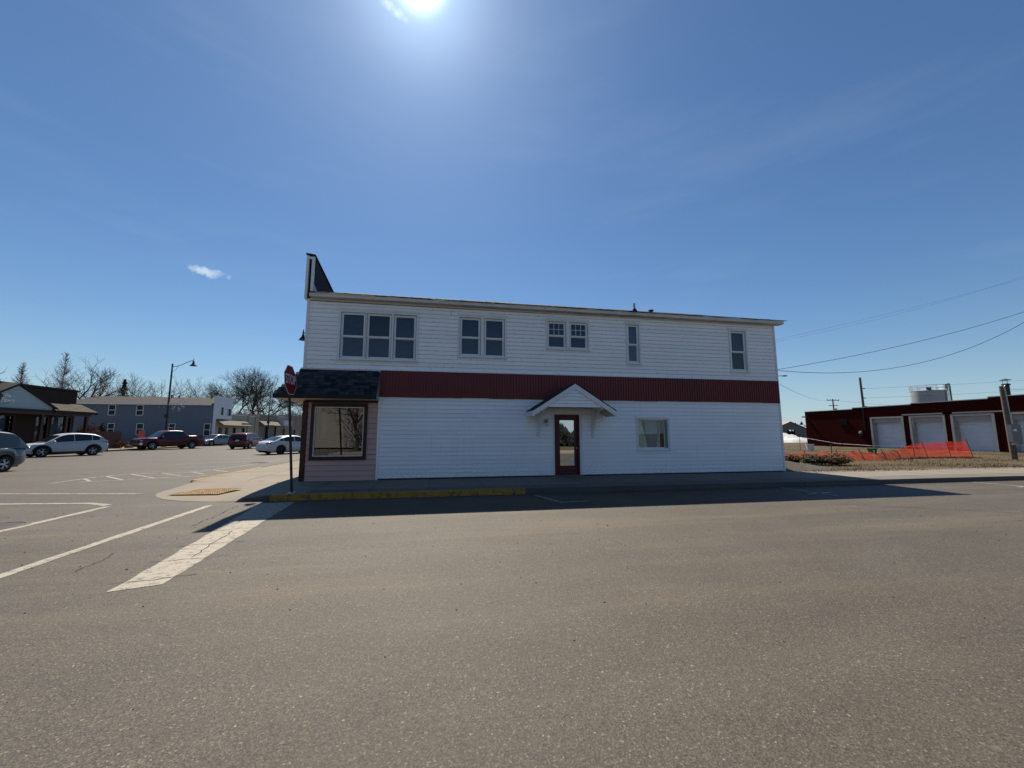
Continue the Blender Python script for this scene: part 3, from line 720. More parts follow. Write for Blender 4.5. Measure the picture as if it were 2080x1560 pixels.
for gi, (gx0, gx1, gz0, gz1) in enumerate(GROUPS):
    wins = [w for w in UPW if gx0 < w[0] < gx1]
    for x0, x1, z0, z1, style in wins:
        W = MB().box(x0 + .014, x0 + .026, -.012, .15, z0, z1 - .014).box(x1 - .026, x1 - .014, -.012, .15, z0, z1 - .014).box(x0 + .026, x1 - .026, -.012, .15, z0 - .001, z0 + .03).box(x0 + .026, x1 - .026, -.012, .15, z1 - .026, z1 - .014).build('window', 'white_trim', B)
        zm = z0 + (z1 - z0) * (.47 if style != 'grid' else .46)
        a, b = x0 + .027, x1 - .027
        sash(W, a, b, zm, z1 - .024, .020); sash(W, a, b, z0 + .032, zm + .03, .060)
        if style == 'grid':
            t = .050; px = (b - a - 2 * t) / 3; pz = (z1 - .024 - zm - 2 * t) / 2
            mun = MB()
            for k in (1, 2): mun.box(a + t + px * k - .008, a + t + px * k + .008, .030, .046, zm + t, z1 - .024 - t)
            mun.box(a + t, b - t, .029, .047, zm + t + pz - .008, zm + t + pz + .008); mun.build('muntin', 'white_trim', W)
            for k in range(3):
                for r in range(2): pane(W, a + t + px * k + .008, a + t + px * (k + 1) - .008, zm + t + pz * r + .008, zm + t + pz * (r + 1) - .008, .036)
        else: pane(W, a + .050, b - .050, zm + .050, z1 - .074, .036)
        pane(W, a + .050, b - .050, z0 + .082, zm - .020, .076)
        if style in ('blind', 'grid'):
            hide = {0.99: 1.0, 1.82: .52, 2.70: 1.0, 4.96: .95, 5.82: 1.0}.get(round(x0, 2), 1.0)
            mb = MB(); zz = z0 + .05 + (.10 if abs(x0 - 1.82) < .01 else 0); k = 0
            while zz < z1 - .05:
                if style == 'blind' and zz > z0 + (z1 - z0) * hide: break
                tl = rnd.uniform(-.002, .002)
                mb.add([(a + .01, .118, zz), (b - .01, .118, zz + tl), (b - .01, .135, zz + .030 + tl), (a + .01, .135, zz + .030)], [(0, 1, 2, 3)]); zz += .041 if style == 'blind' else .06
            mb.build('blind', 'blind', W)
        elif style == 'frost': MB().box(a, b, .110, .125, z0 + .05, z1 - .04).build('shade', 'curtain_grey', W)
        else: MB().box(a, b, .110, .125, zm + .02, z1 - .04).build('shade', 'interior_grey', W)
    mb = MB(); w = .05
    mb.box(gx0, wins[0][0] - .001, -.040, .011, gz0, gz1); mb.box(wins[-1][1] + .001, gx1, -.040, .011, gz0, gz1)
    for p, q in zip(wins, wins[1:]): mb.box(p[1] + .001, q[0] - .001, -.034, .011, gz0 + .05, gz1 - .05)
    mb.box(wins[0][0] - .001, wins[-1][1] + .001, -.038, .011, wins[0][3] + .001, gz1); mb.box(wins[0][0] - .001, wins[-1][1] + .001, -.038, .011, gz0, wins[0][2] - .001)
    mb.box(gx0 - .025, gx1 + .025, -.075, -.041, gz0 - .012, gz0 + .022).box(gx0 - .02, gx1 + .02, -.062, -.041, gz1 - .008, gz1 + .022)
    mb.box(gx0 - .03, gx1 + .03, -.012, .0115, gz0 - .10, gz0 - .0005).box(gx0 - .03, gx1 + .03, -.012, .0115, gz1 + .0005, gz1 + .08)
    mb.build('window_casing', 'white_trim', B)
# small ground-floor window with curtains
x0, x1, z0, z1 = W6
W = MB().box(x0, x0 + .03, -.02, .15, z0, z1).box(x1 - .03, x1, -.02, .15, z0, z1).box(x0 + .03, x1 - .03, -.02, .15, z0, z0 + .04).box(x0 + .03, x1 - .03, -.02, .15, z1 - .03, z1).build('window', 'white_trim', B)
casing(W, x0, x1, z0, z1, .045, -.042); MB().box(x0 - .06, x1 + .06, -.012, .0115, z0 - .13, z0 - .046).box(x0 - .06, x1 + .06, -.012, .0115, z1 + .046, z1 + .13).build('backing_board', 'vinyl_siding', W); sash(W, x0 + .03, x1 - .10, z0 + .04, z1 - .03, .07, .03); pane(W, x0 + .06, x1 - .13, z0 + .07, z1 - .06, .085, 'clear_glass')
MB().box(x1 - .10, x1 - .03, .02, .14, z0 + .04, z1 - .03).build('jamb', 'grey_box', W)
def drape(mat_, xa, xb, edge, y0, parent, amp=.022, k=26):
    rows = []
    for i in range(15):
        t = i / 14; z = z0 + .05 + (z1 - z0 - .09) * t; l, r = edge(t)
        rows.append([(l + (r - l) * j / 40, y0 + amp * math.sin(k * (j / 40) + t), z) for j in range(41)])
    return MB().grid(rows).build('curtain', mat_, parent, smooth=True)
drape('curtain_cream', 0, 0, lambda t: (x0 + .05, x0 + .10 + .22 * (1 - abs(2 * t - 1)) * 0 + .30 + .10 * math.cos(3.0 * t)), .20, W)
drape('curtain_cream', 0, 0, lambda t: (x0 + .02, x0 + .30 - .20 * math.sin(math.pi * t)), .17, W, .012)
drape('curtain_grey', 0, 0, lambda t: (x0 + .46, x0 + .97), .25, W)
drape('curtain_cream', 0, 0, lambda t: (x0 + 1.02 - .14 * (1 - t) * (t < .55), x0 + 1.04), .22, W, .01)
# shop window
x0, x1, z0, z1 = SHOP
W = MB().box(x0, x0 + .10, -.055, .15, z0, z1).box(x1 - .10, x1, -.055, .15, z0, z1).box(x0 + .10, x1 - .10, -.055, .15, z0, z0 + .12).box(x0 + .10, x1 - .10, -.055, .15, z1 - .10, z1).build('shop_window', 'brown_trim', B)
MB().box(x0 + .10, x0 + .128, -.03, .09, z0 + .12, z1 - .10).box(x1 - .128, x1 - .10, -.03, .09, z0 + .12, z1 - .10).box(x0 + .128, x1 - .128, -.03, .09, z0 + .12, z0 + .148).box(x0 + .128, x1 - .128, -.03, .09, z1 - .128, z1 - .10).build('window_frame', 'white_trim', W)
pane(W, x0 + .128, x1 - .128, z0 + .148, z1 - .128, .02, 'shop_glass')
MB().box(.56, .72, .04, .05, 1.48, 2.34).build('mint_panel', 'mint', W)  # mint green upright strip just behind the glass
MB().tube((.645, .05, .3), (.645, .05, 1.48), .012).box(.5, .8, .17, .4, .95, 1.45).build('panel_stand', 'black', W)
MB().box(1.25, 1.29, 2.4, 2.45, .12, 2.9).box(.4, 2.2, 3.4, 3.9, .12, 1.0).build('counter', 'interior_grey', W)
MB().lathe([(.0, 2.40), (.03, 2.40), (.05, 2.47), (.0, 2.50)], (1.62, .35, 0), n=10).build('hanging_bulb', 'white_plastic', W)
# door
x0, x1, z0, z1 = DOOR
D = MB().box(x0 + .07, x0 + .22, .05, .095, z0 + .03, z1 - .06).box(x1 - .24, x1 - .12, .05, .095, z0 + .03, z1 - .06).box(x0 + .22, x1 - .24, .05, .095, z0 + .03, z0 + .34).box(x0 + .22, x1 - .24, .05, .095, z1 - .20, z1 - .06).build('door', 'door_paint', B)
MB().box(x0 + .215, x1 - .235, .066, .074, z0 + .33, z1 - .19).build('pane', 'door_glass', D)
MB().tube((x1 - .18, .05, 1.12), (x1 - .18, -.01, 1.12), .015).ell((x1 - .18, -.02, 1.12), .03, .03, .03).build('handle', 'galv', D)
MB().box(x1 - .40, x1 - .26, .058, .064, z0 + .36, z0 + .55).build('notice', 'sign_white', D)
MB().box(x0, x0 + .068, -.02, .15, z0, z1).box(x1 - .118, x1 - .06, -.02, .15, z0, z1).box(x0 + .068, x1 - .118, -.02, .15, z1 - .058, z1).build('door_frame', 'door_paint', B)
MB().box(x1 - .058, x1 + .04, -.035, .0115, z0, z1 + .02).box(x0 - .04, x0 - .001, -.035, .0115, z0, z1 + .02).build('door_casing', 'white_trim', B)
MB().box(x0 - .05, x1 + .05, -.16, .14, .11, .185).build('door_sill', 'concrete_grey', B)
# gabled canopy above the door
CX, CY0, CY1, CE, CP, HW_ = 8.82, -1.05, .0, 2.38, 3.30, 1.46
can = MB()
def slope_pt(side, s, y, lift=0):      # s from 0 at the eave to 1 at the ridge
    return (CX + side * HW_ * (1 - s), y, CE + (CP - CE) * s + lift)
canopy = MB()
for sd in (-1, 1):
    canopy.hexa([slope_pt(sd, 0, CY0, 0), slope_pt(sd, 1, CY0, 0), slope_pt(sd, 1, -.075, 0), slope_pt(sd, 0, -.075, 0),
                 slope_pt(sd, 0, CY0, .045), slope_pt(sd, 1, CY0, .045), slope_pt(sd, 1, -.075, .045), slope_pt(sd, 0, -.075, .045)])
can = canopy.build('door_canopy', 'tar', B)
for sd in (-1, 1):
    rake = MB().hexa([slope_pt(sd, -.02, CY0 - .03, -.16), slope_pt(sd, 1, CY0 - .03, -.16), slope_pt(sd, 1, CY0 - .002, -.16), slope_pt(sd, -.02, CY0 - .002, -.16),
                      slope_pt(sd, -.02, CY0 - .03, .02), slope_pt(sd, 1, CY0 - .03, .02), slope_pt(sd, 1, CY0 - .002, .02), slope_pt(sd, -.02, CY0 - .002, .02)])
    rake.build('rake_board', 'white_trim', can)
    xe = CX + sd * HW_
    MB().box(min(xe, xe + sd * .025), max(xe, xe + sd * .025), CY0 + .0, -.075, CE - .15, CE + .015).build('eave_board', 'white_trim', can)
    MB().hexa([slope_pt(sd, .02, CY0, -.12), slope_pt(sd, .30, CY0, -.12), slope_pt(sd, .30, -.075, -.12), slope_pt(sd, .02, -.075, -.12),
               slope_pt(sd, .02, CY0, -.10), slope_pt(sd, .30, CY0, -.10), slope_pt(sd, .30, -.075, -.10), slope_pt(sd, .02, -.075, -.10)]).build('soffit_board', 'soffit_pale', can)
    # curved bracket
    bx = CX + sd * 1.02; bp = []
    for k in range(9):
        t = k / 8; bp.append((-.03 - .80 * (1 - math.cos(t * math.pi / 2)) ** .8, 1.66 + .84 * math.sin(t * math.pi / 2) ** 1.2))
    mb = MB()
    for (p, q) in zip(bp, bp[1:]):
        mb.hexa([(bx - .03, p[0] - .05, p[1] - .03), (bx + .03, p[0] - .05, p[1] - .03), (bx + .03, p[0] + .05, p[1] + .03), (bx - .03, p[0] + .05, p[1] + .03),
                 (bx - .03, q[0] - .05, q[1] - .03), (bx + .03, q[0] - .05, q[1] - .03), (bx + .03, q[0] + .05, q[1] + .03), (bx - .03, q[0] + .05, q[1] + .03)])
    mb.box(bx - .045, bx + .045, -.07, -.014, 1.52, 2.52).box(bx - .045, bx + .045, -.95, -.075, 2.47, 2.55)
    mb.build('bracket', 'white_trim', can)
    for r in range(6):                       # shingle courses
        s0, s1 = r / 6 - .012, (r + 1) / 6
        y = CY0 - .035 - (r % 2) * .05; k = 0
        while y < -.09:
            ya, yb = max(y, CY0 - .035), min(y + .20, -.08)
            MB().hexa([slope_pt(sd, s0, ya, .047), slope_pt(sd, s1, ya, .047), slope_pt(sd, s1, yb - .004, .047), slope_pt(sd, s0, yb - .004, .047),
                       slope_pt(sd, s0, ya, .062), slope_pt(sd, s1, ya, .052), slope_pt(sd, s1, yb - .004, .052), slope_pt(sd, s0, yb - .004, .062)]).build('shingle', 'dark_shingle', can)
            y += .20
for r in range(6):                           # boarded gable
    za = 2.53 + r * .118; zb_ = min(za + .110, 3.20)
    hw = lambda z: HW_ * (1 - (z + .16 - CE) / (CP - CE)) + .02
    if zb_ - za < .03: break
    MB().hexa([(CX - hw(za), CY0 + .0, za), (CX + hw(za), CY0 + .0, za), (CX + hw(za), CY0 + .03, za), (CX - hw(za), CY0 + .03, za),
               (CX - hw(zb_), CY0 + .016, zb_), (CX + hw(zb_), CY0 + .016, zb_), (CX + hw(zb_), CY0 + .03, zb_), (CX - hw(zb_), CY0 + .03, zb_)]).build('siding_board', 'vinyl_siding', can)
MB().box(CX - 1.12, CX + 1.12, CY0 + .03, -.03, 2.55, 2.565).build('ceiling_board', 'soffit_pale', can)
sc_ = MB().box(8.02, 8.14, -.07, -.014, 2.02, 2.14).build('wall_lamp', 'grey_box', B)
MB().lathe([(.05, 2.16), (.075, 2.05), (.06, 1.90), (.02, 1.88)], (8.08, -.13, 0), n=12).build('shade', 'clear_glass', sc_, smooth=True)

# shingled awning wrapping the corner
AE, AT, AO = 2.86, 3.745, .70
AW = MB().hexa([(-.66, -AO, AE - .02), (2.32, -AO, AE - .02), (2.32, .011, AE - .02), (UL - .02, .011, AE - .02), (-.12, -.03, AT - .03), (2.32, -.03, AT - .03), (2.32, .011, AT - .03), (-.12, .011, AT - .03)])
AW.add([(-.66, -AO, AE - .02), (-.12, -.03, AT - .03), (-.12, 8.0, AT - .03), (-.66, 8.0, AE - .02)], [(0, 1, 2, 3)])
awn = AW.build('awning', 'tar', B)
MB().box(-.68, 2.33, -AO - .025, -AO + .0, AE - .135, AE - .005).box(-.685, -.66, -AO, 8.0, AE - .135, AE - .005).build('fascia', 'tar', awn)
MB().box(-.66, 2.32, -AO + .001, -.036, AE - .13, AE - .115).box(-.66, -.023, -.036, 8.0, AE - .13, AE - .115).build('soffit', 'soffit_pale', awn)
MB().add([(2.331, -AO - .02, AE - .13), (2.331, -.06, AE - .13), (2.331, -.06, AT), (2.331, -AO - .02, AE)], [(0, 1, 2, 3)]).build('end_cap', 'galv', awn)
sl = math.hypot(AO - .03, AT - AE); NR = 8; ang = math.atan2(AT - AE, AO - .03)
shm = {}
for r in range(NR):
    s0 = r / NR; ya, za = -AO + (AO - .03) * s0, AE + (AT - AE) * s0 - .018
    xl = -.66 + (.66 - .10) * s0 - .01; x = xl; first = True
    while x < 2.32:
        w = rnd.choice((.17, .23, .30)); w = w * (.6 if first and r % 2 else 1); first = False
        w = min(w, 2.325 - x); th_ = rnd.choice((.012, .018, .024)); dd = sl / NR + rnd.choice((0, 0, .02))
        if w < .03: break
        k = (round(w, 2), th_, dd)
        if k not in shm:
            shm[k] = MB().hexa([(0, 0, 0), (w - .005, 0, 0), (w - .005, dd, 0), (0, dd, 0), (0, 0, th_), (w - .005, 0, th_), (w - .005, dd, .006), (0, dd, .006)]).mesh('shingle', 'dark_shingle')
        o = link('shingle', shm[k], awn, (x, ya - .004 - rnd.uniform(0, .006), za + .0), (ang, 0, 0)); x += w
MB().box(-.16, 2.33, -.045, .005, AT - .03, AT + .03).build('flashing', 'fascia_paint', awn)

# eave, roof, false front
FY = -.24
fz = lambda x: 6.250 - .045 * (x / 18)
def eave_strip(name, m, y0, y1, za, zb, x0=UL + .12, x1=18.12, parent=B):
    mb = MB(); n = 24; rows = [[], [], [], []]
    for i in range(n + 1):
        x = x0 + (x1 - x0) * i / n; j = rnd.uniform(-.004, .004)
        rows[0].append((x, y0, fz(x) + za + j)); rows[1].append((x, y1, fz(x) + za + j)); rows[2].append((x, y1, fz(x) + zb + j)); rows[3].append((x, y0, fz(x) + zb + j))
    mb.grid(rows + [rows[0]])
    mb.add([rows[k][0] for k in range(4)], [(0, 1, 2, 3)]).add([rows[k][-1] for k in range(4)], [(3, 2, 1, 0)])
    return mb.build(name, m, parent)
eave_strip('fascia', 'fascia_paint', FY - .022, FY, -.115, .0)
eave_strip('soffit', 'soffit_wood', FY + .001, .03, -.120, -.104)
eave_strip('frieze_board', 'fascia_paint', -.034, .011, -.175, -.122, UL + .08, UR - .01)
RS = .352
rf = MB(); rows = []
for (y, dz) in ((FY - .05, .004), (1.0, 0), (2.6, 0), (4.6, 0), (12.2, -2.9 * 1)):
    row = []
    for i in range(49):
        x = -.02 + 18.16 * i / 48
        z = fz(x) + .012 + (y - FY) * RS if y < 5 else fz(x) + .1
        row.append((x, y, z + rnd.uniform(-.010, .012)))
    rows.append(row)
rf.grid(rows)
roof = rf.build('roof', 'roof_shingle', B)
x = .0
while x < 18.0:                               # starter course seen along the eave
    w = rnd.uniform(.25, .34)
    MB().hexa([(x, FY - .07 - rnd.uniform(0, .02), fz(x) + .006), (x + w - .01, FY - .07, fz(x) + .006), (x + w - .01, FY + .1, fz(x) + .05), (x, FY + .1, fz(x) + .05),
               (x, FY - .07, fz(x) + .024 + rnd.uniform(0, .012)), (x + w - .01, FY - .07, fz(x) + .022), (x + w - .01, FY + .1, fz(x) + .085), (x, FY + .1, fz(x) + .085)]).build('shingle', 'roof_shingle', roof); x += w
MB().tube((12.2, 1.0, 6.55), (12.2, 1.0, 7.02), .045, .045, 12).build('vent_pipe', 'galv', roof)
MB().lathe([(.13, 6.66), (.08, 6.76), (.048, 6.80)], (12.2, 1.0, 0), n=12).build('pipe_flashing', 'tar', roof)
MB().ell((12.95, 1.0, 6.75), .12, .1, .05).build('roof_vent', 'tar', roof)
ff = MB()
prof = [(-.0, 6.10), (0, 7.64), (2.45, 7.22), (2.5, 6.9), (12, 6.9), (12, 6.1)]
ff.prism(prof, 'x', -.19, -.125)
FF = ff.build('false_front', 'white_trim', B)
MB().prism([(.02, 6.3), (.02, 7.58), (2.43, 7.17), (2.48, 6.5)], 'x', .045, .06).build('back_sheathing', 'tar', FF)
MB().box(-.035, .06, -.012, .03, 6.30, 7.50).box(-.125, .06, -.012, .03, 7.50, 7.585).build('end_board', 'white_trim', FF)
MB().box(-.125, -.035, .10, .14, 6.2, 7.5).build('end_recess', 'tar', FF)
MB().box(-.20, -.121, -.03, -.001, 6.10, 7.6).build('edge_board', 'white_trim', FF)
MB().hexa([(-.22, -.05, 7.645), (.085, -.05, 7.605), (.085, 2.5, 7.19), (-.22, 2.5, 7.23), (-.22, -.05, 7.69), (.085, -.05, 7.65), (.085, 2.5, 7.235), (-.22, 2.5, 7.275)]).build('coping', 'tar', FF)
for k in range(3):
    MB().hexa([(.062, .03 + .1 * k, 6.3), (.13 + .03 * k, .03 + .1 * k, 6.3), (.13 + .03 * k, .07 + .1 * k, 6.3), (.062, .07 + .1 * k, 6.3), (.062, .03 + .1 * k, 6.62 - .04 * k), (.08, .03 + .1 * k, 6.62 - .04 * k), (.08, .07 + .1 * k, 6.62 - .04 * k), (.062, .07 + .1 * k, 6.62 - .04 * k)]).build('brace', 'fascia_paint', FF)
# lamp on the main-street face, service bracket on the other end
lmp = MB().tube((UL - .0, .5, 5.06), (UL - .26, .5, 5.06), .022).tube((UL - .22, .5, 5.02), (UL - .22, .5, 5.17), .018).build('wall_lamp', 'lamp_black', B)
MB().lathe([(.0, 5.02), (.035, 5.01), (.05, 4.93), (.10, 4.86), (.13, 4.80), (.12, 4.80), (.0, 4.83)], (UL - .22, .5, 0), n=14).build('shade', 'lamp_black', lmp, smooth=True)
MB().path([(UL - .004, .2, 6.0), (UL - .05, .2, 5.7), (UL - .03, .25, 5.3), (UL - .06, .4, 5.06)], .008, 5).build('cable', 'wire', B)
svc = MB().tube((UR + .02, .15, 5.55), (UR + .02, .15, 4.9), .02).box(UR + .0, UR + .08, .1, .2, 5.44, 5.47).build('service_bracket', 'lamp_black', B)
for z in (5.5, 5.42, 5.12): MB().ell((UR + .09, .15, z), .035, .035, .045, 8, 5).build('insulator', 'lamp_black', svc)
MB().box(UR + .02, UR + .07, .05, .12, 4.2, 4.28).build('wire_hook', 'galv', B)
# ------------------------------------------------------------------ stop sign
ss = thing('stop_sign', 'red octagonal stop sign on a leaning dark metal post at the corner', 'stop sign', (.67, -2.70, SW))
lean = Vector((-.085, 0, 1)).normalized(); base = Vector((.67, -2.70, SW))
P = lambda h: base + lean * h
def along(mb, h0, h1, w, d):
    a, b = P(h0), P(h1)
    return mb.hexa([(a.x - w, a.y - d, a.z), (a.x + w, a.y - d, a.z), (a.x + w, a.y + d, a.z), (a.x - w, a.y + d, a.z), (b.x - w, b.y - d, b.z), (b.x + w, b.y - d, b.z), (b.x + w, b.y + d, b.z), (b.x - w, b.y + d, b.z)])
mb = MB(); along(mb, -.03, 3.12, .022, .032); mb.build('post', 'post_metal', ss)
mb = MB(); along(mb, -.02, .03, .07, .09); mb.build('base_plate', 'galv', ss)
n_ = Vector((math.cos(R(-2.5)), math.sin(R(-2.5)), .09)).normalized(); r_ = Vector((0, 0, 1)).cross(n_).normalized(); u_ = n_.cross(r_)
ctr = P(2.90) + n_ * .035
def octa(rad, d0, d1):
    mb = MB(); k = [(rad / math.cos(R(22.5)) * math.cos(R(22.5 + 45 * i)), rad / math.cos(R(22.5)) * math.sin(R(22.5 + 45 * i))) for i in range(8)]
    vs_ = [ctr + r_ * x + u_ * y + n_ * d0 for x, y in k] + [ctr + r_ * x + u_ * y + n_ * d1 for x, y in k]
    return mb.add(vs_, [tuple(range(7, -1, -1)), tuple(range(8, 16))] + [(i, (i + 1) % 8, 8 + (i + 1) % 8, 8 + i) for i in range(8)])
plate = octa(.38, 0, .004).build('sign_plate', 'sign_white', ss); octa(.362, .0045, .007).build('sign_face', 'sign_red', plate)
octa(.379, -.004, -.0005).build('sign_back', 'galv', plate)
tm = text_mesh('STOP', .35, .002, 'sign_white', bold=.002, sx=.76)
M3 = Matrix((r_, u_, n_)).transposed().to_4x4(); M3.translation = ctr + n_ * .0095 - OFF[ss.name]
o = link('lettering', tm, plate); o.matrix_local = M3

# ------------------------------------------------------------------ street lamps
def street_lamp(x, y, h, label, arm=2.1):
    t = thing('street_lamp', label, 'street lamp', (x, y, SW), 0, 'black street lamps along the main street')
    MB().lathe([(.0, SW), (.24, SW), (.24, SW + .15), (.17, SW + .35), (.15, 1.2), (.12, 1.35), (.0, 1.35)], (x, y, 0), n=14).build('base', 'lamp_black', t, smooth=True)
    MB().tube((x, y, 1.3), (x, y, h), .115, .075, 12).build('pole', 'lamp_black', t, smooth=True)
    MB().lathe([(.0, h + .22), (.04, h + .16), (.10, h + .06), (.08, h), (.0, h)], (x, y, 0), n=12).build('finial', 'lamp_black', t)
    pts = [(x + arm * s, y, h - .15 + .75 * (3 * s * s - 2 * s ** 3) - .10 * math.sin(math.pi * s)) for s in [i / 12 for i in range(13)]]
    MB().path(pts, .035, 7).build('arm', 'lamp_black', t, smooth=True)
    MB().path([(x, y, h - .9), (x + .35, y, h - .55), (x + .6, y, h - .13)], .016, 5).build('stay', 'lamp_black', t)
    ex, ez = pts[-1][0], pts[-1][2]
    L = MB().tube((ex, y, ez + .22), (ex, y, ez - .10), .03).build('lantern', 'lamp_black', t)
    MB().lathe([(.0, ez - .08), (.09, ez - .10), (.12, ez - .34), (.17, ez - .42), (.32, ez - .58), (.34, ez - .64), (.0, ez - .60)], (ex, y, 0), n=16).build('shade', 'lamp_black', L, smooth=True)
    MB().box(x - .18, x + .18, y - .16, y + .16, 3.35, 3.75).build('control_box', 'lamp_black', t)
    MB().tube((x - .15, y, 3.05), (x + 1.0, y, 3.05), .02).build('banner_arm', 'lamp_black', t)
    return t
street_lamp(-25.6, 37.3, 9.35, 'black street lamp beside the maroon pickup, white snowflake on its post')
street_lamp(-25.6, 64.8, 9.0, 'farther black street lamp in front of the tan shop')
sn = thing('snowflake_decoration', 'white lit-wire snowflake decoration fixed to the nearer street lamp', 'decoration', (-24.55, 37.3, 4.15))
for k in range(8):
    a = R(45 * k + 8); d = (math.cos(a), math.sin(a)); mb = MB(); c0 = Vector((-24.55, 37.15, 5.0))
    q = lambda r, s=0: c0 + Vector((d[0] * r - d[1] * s, 0, d[1] * r + d[0] * s))
    mb.tube(q(0), q(1.0 if k % 2 == 0 else .78), .018, .018, 5)
    for rr in (.5, .75): mb.tube(q(rr), q(rr + .17, .17), .015, .015, 5).tube(q(rr), q(rr + .17, -.17), .015, .015, 5)
    mb.build('spoke', 'snow_white', sn)
MB().tube((-25.52, 37.3, 5.0), (-24.55, 37.17, 5.0), .02).build('bracket', 'lamp_black', sn)

# ------------------------------------------------------------------ vehicles
def interp(pts, x):
    if x <= pts[0][0]: return pts[0][1]
    for (a, za), (b, zb) in zip(pts, pts[1:]):
        if x <= b:
            t = (x - a) / (b - a); return za + (zb - za) * t
    return pts[-1][1]
def smooth_interp(pts, x, w=.07): return (interp(pts, x - w) + interp(pts, x) * 2 + interp(pts, x + w)) / 4
SECT = [(.86, 0), (.955, .07), (.985, .22), (1.0, .42), (.995, .60), (.965, .76), (.935, .90), (.88, .975), (.70, 1.0), (.35, 1.015), (0, 1.02)]
def car(name, label, cat, loc, heading, S, group='cars and trucks on the main street'):
    """x forward, y left; S holds the side profile and the cabin"""
    t = thing(name, label, cat, (*loc, 0.0), heading, group)
    L, W = S['L'], S['W']; wr, ar = S['wr'], S['wr'] + .055; ax = S['axles']; gc = S.get('gc', .24)
    top = S['top']; paint = S['paint']
    xs = sorted({-L / 2 + L * i / 56 for i in range(57)} | {a + s * ar * f for a in ax for s in (-1, 1) for f in (0, .3, .55, .75, .88, .96, .999, 1.02)})
    hw = lambda x: W / 2 * (1 - .17 * (abs(x) / (L / 2)) ** 8 - .03 * (abs(x) / (L / 2)) ** 2)
    def zb(x):
        z = gc + .13 * max(0, (abs(x) / (L / 2) - .86) / .14) ** 1.5
        for a in ax:
            if abs(x - a) < ar: z = max(z, wr + math.sqrt(ar * ar - (x - a) ** 2))
        return z
    rows = []
    for x in xs:
        b0, t0 = zb(x), max(smooth_interp(top, x), zb(x) + .06); h_ = hw(x)
        half = [(x, h_ * fy, b0 + (t0 - b0) * fz_) for fy, fz_ in SECT]
        rows.append(half + [(p[0], -p[1], p[2]) for p in half[-2::-1]])
    mb = MB().grid(rows); m = len(rows[0])
    for r in (rows[0], rows[-1]): mb.add(r, [tuple(range(m))])
    body = mb.build('body', paint, t, True, True)
    MB().box(-L / 2 + .25, L / 2 - .25, -W * .38, W * .38, gc - .04, wr + .30).build('underbody', 'black', t, False, True)
    for a in ax:
        for sd in (-1, 1):
            wh = thing('wheel_tmp', None, None); bpy.data.objects.remove(wh)
            yo = sd * (W / 2 - .015); yi = sd * (W / 2 - .235)
            ty = MB().lathe([(wr * .66, yi), (wr * .93, yi), (wr, yi + sd * .03), (wr, yo - sd * .03), (wr * .94, yo), (wr * .68, yo), (wr * .66, yo - sd * .03)], (a, 0, wr), 'y', 26)
            wheel = ty.build('wheel', 'rubber', t, True, True)
            rim = MB().lathe([(wr * .67, yo - sd * .02), (wr * .62, yo - sd * .012), (wr * .58, yo - sd * .05), (wr * .57, yo - sd * .12)], (a, 0, wr), 'y', 24)
            for k in range(5):
                an = R(72 * k + 20 + 11 * a); ca, sa = math.cos(an), math.sin(an)
                for o_ in (-.16, .16):
                    p0 = (a + wr * .08 * ca, yo - sd * .025, wr + wr * .08 * sa); p1 = (a + wr * .61 * math.cos(an + o_), yo - sd * .03, wr + wr * .61 * math.sin(an + o_)); rim.tube(p0, p1, .026, .020, 5)
            rim.lathe([(0, yo - sd * .012), (wr * .16, yo - sd * .02), (wr * .17, yo - sd * .06)], (a, 0, wr), 'y', 12)
            rim.build('rim', S.get('rim', 'rim'), wheel, True, True)
            MB().lathe([(0, yo - sd * .13), (wr * .57, yo - sd * .13)], (a, 0, wr), 'y', 16).build('brake_disc', 'black', wheel, False, True)
            if S.get('clad'):                  # dark arch trim
                rows_ = []
                for k in range(17):
                    an = math.pi * k / 16; y_ = sd * (hw(a) + .012)
                    rows_.append([(a + (ar + .004) * math.cos(an), y_ - sd * .06, wr + (ar + .004) * math.sin(an)), (a + (ar + .004) * math.cos(an), y_, wr + (ar + .004) * math.sin(an)), (a + (ar + .07) * math.cos(an), y_ - sd * .004, wr + (ar + .07) * math.sin(an)), (a + (ar + .085) * math.cos(an), y_ - sd * .04, wr + (ar + .085) * math.sin(an))])
                MB().grid(rows_).build('arch_trim', 'plastic_trim', body, True, True)
    if S.get('clad'):
        for sd in (-1, 1):
            yy = sd * (W / 2 + .004); MB().box(ax[1] + ar, ax[0] - ar, min(yy, yy - sd * .08), max(yy, yy - sd * .08), gc - .01, gc + .13).build('sill_trim', 'plastic_trim', body, False, True)
        MB().box(-L / 2 - .01, -L / 2 + .3, -W * .40, W * .40, gc + .06, gc + .26).build('rear_valance', 'plastic_trim', body, False, True)
        MB().box(L / 2 - .3, L / 2 + .01, -W * .37, W * .37, gc + .02, gc + .18).build('front_valance', 'plastic_trim', body, False, True)
    # cabin
    rp, hb, hr, zr0 = S['roof'], S.get('hb', .925), S.get('hr', .70), max(z for _, z in S['roof'])
    belt = lambda x: smooth_interp(top, x)
    def cw(x, z):
        b0 = belt(x); f = max(0, min(1, (z - b0) / max(.05, zr0 - b0))); f = f * .85 + f * f * .15
        return W / 2 * (hb + (hr - hb) * f)
    x0, x1 = rp[0][0], rp[-1][0]; cx = [x0 + (x1 - x0) * i / 44 for i in range(45)]; rows = []
    zr = lambda x: smooth_interp(rp, x, .09)
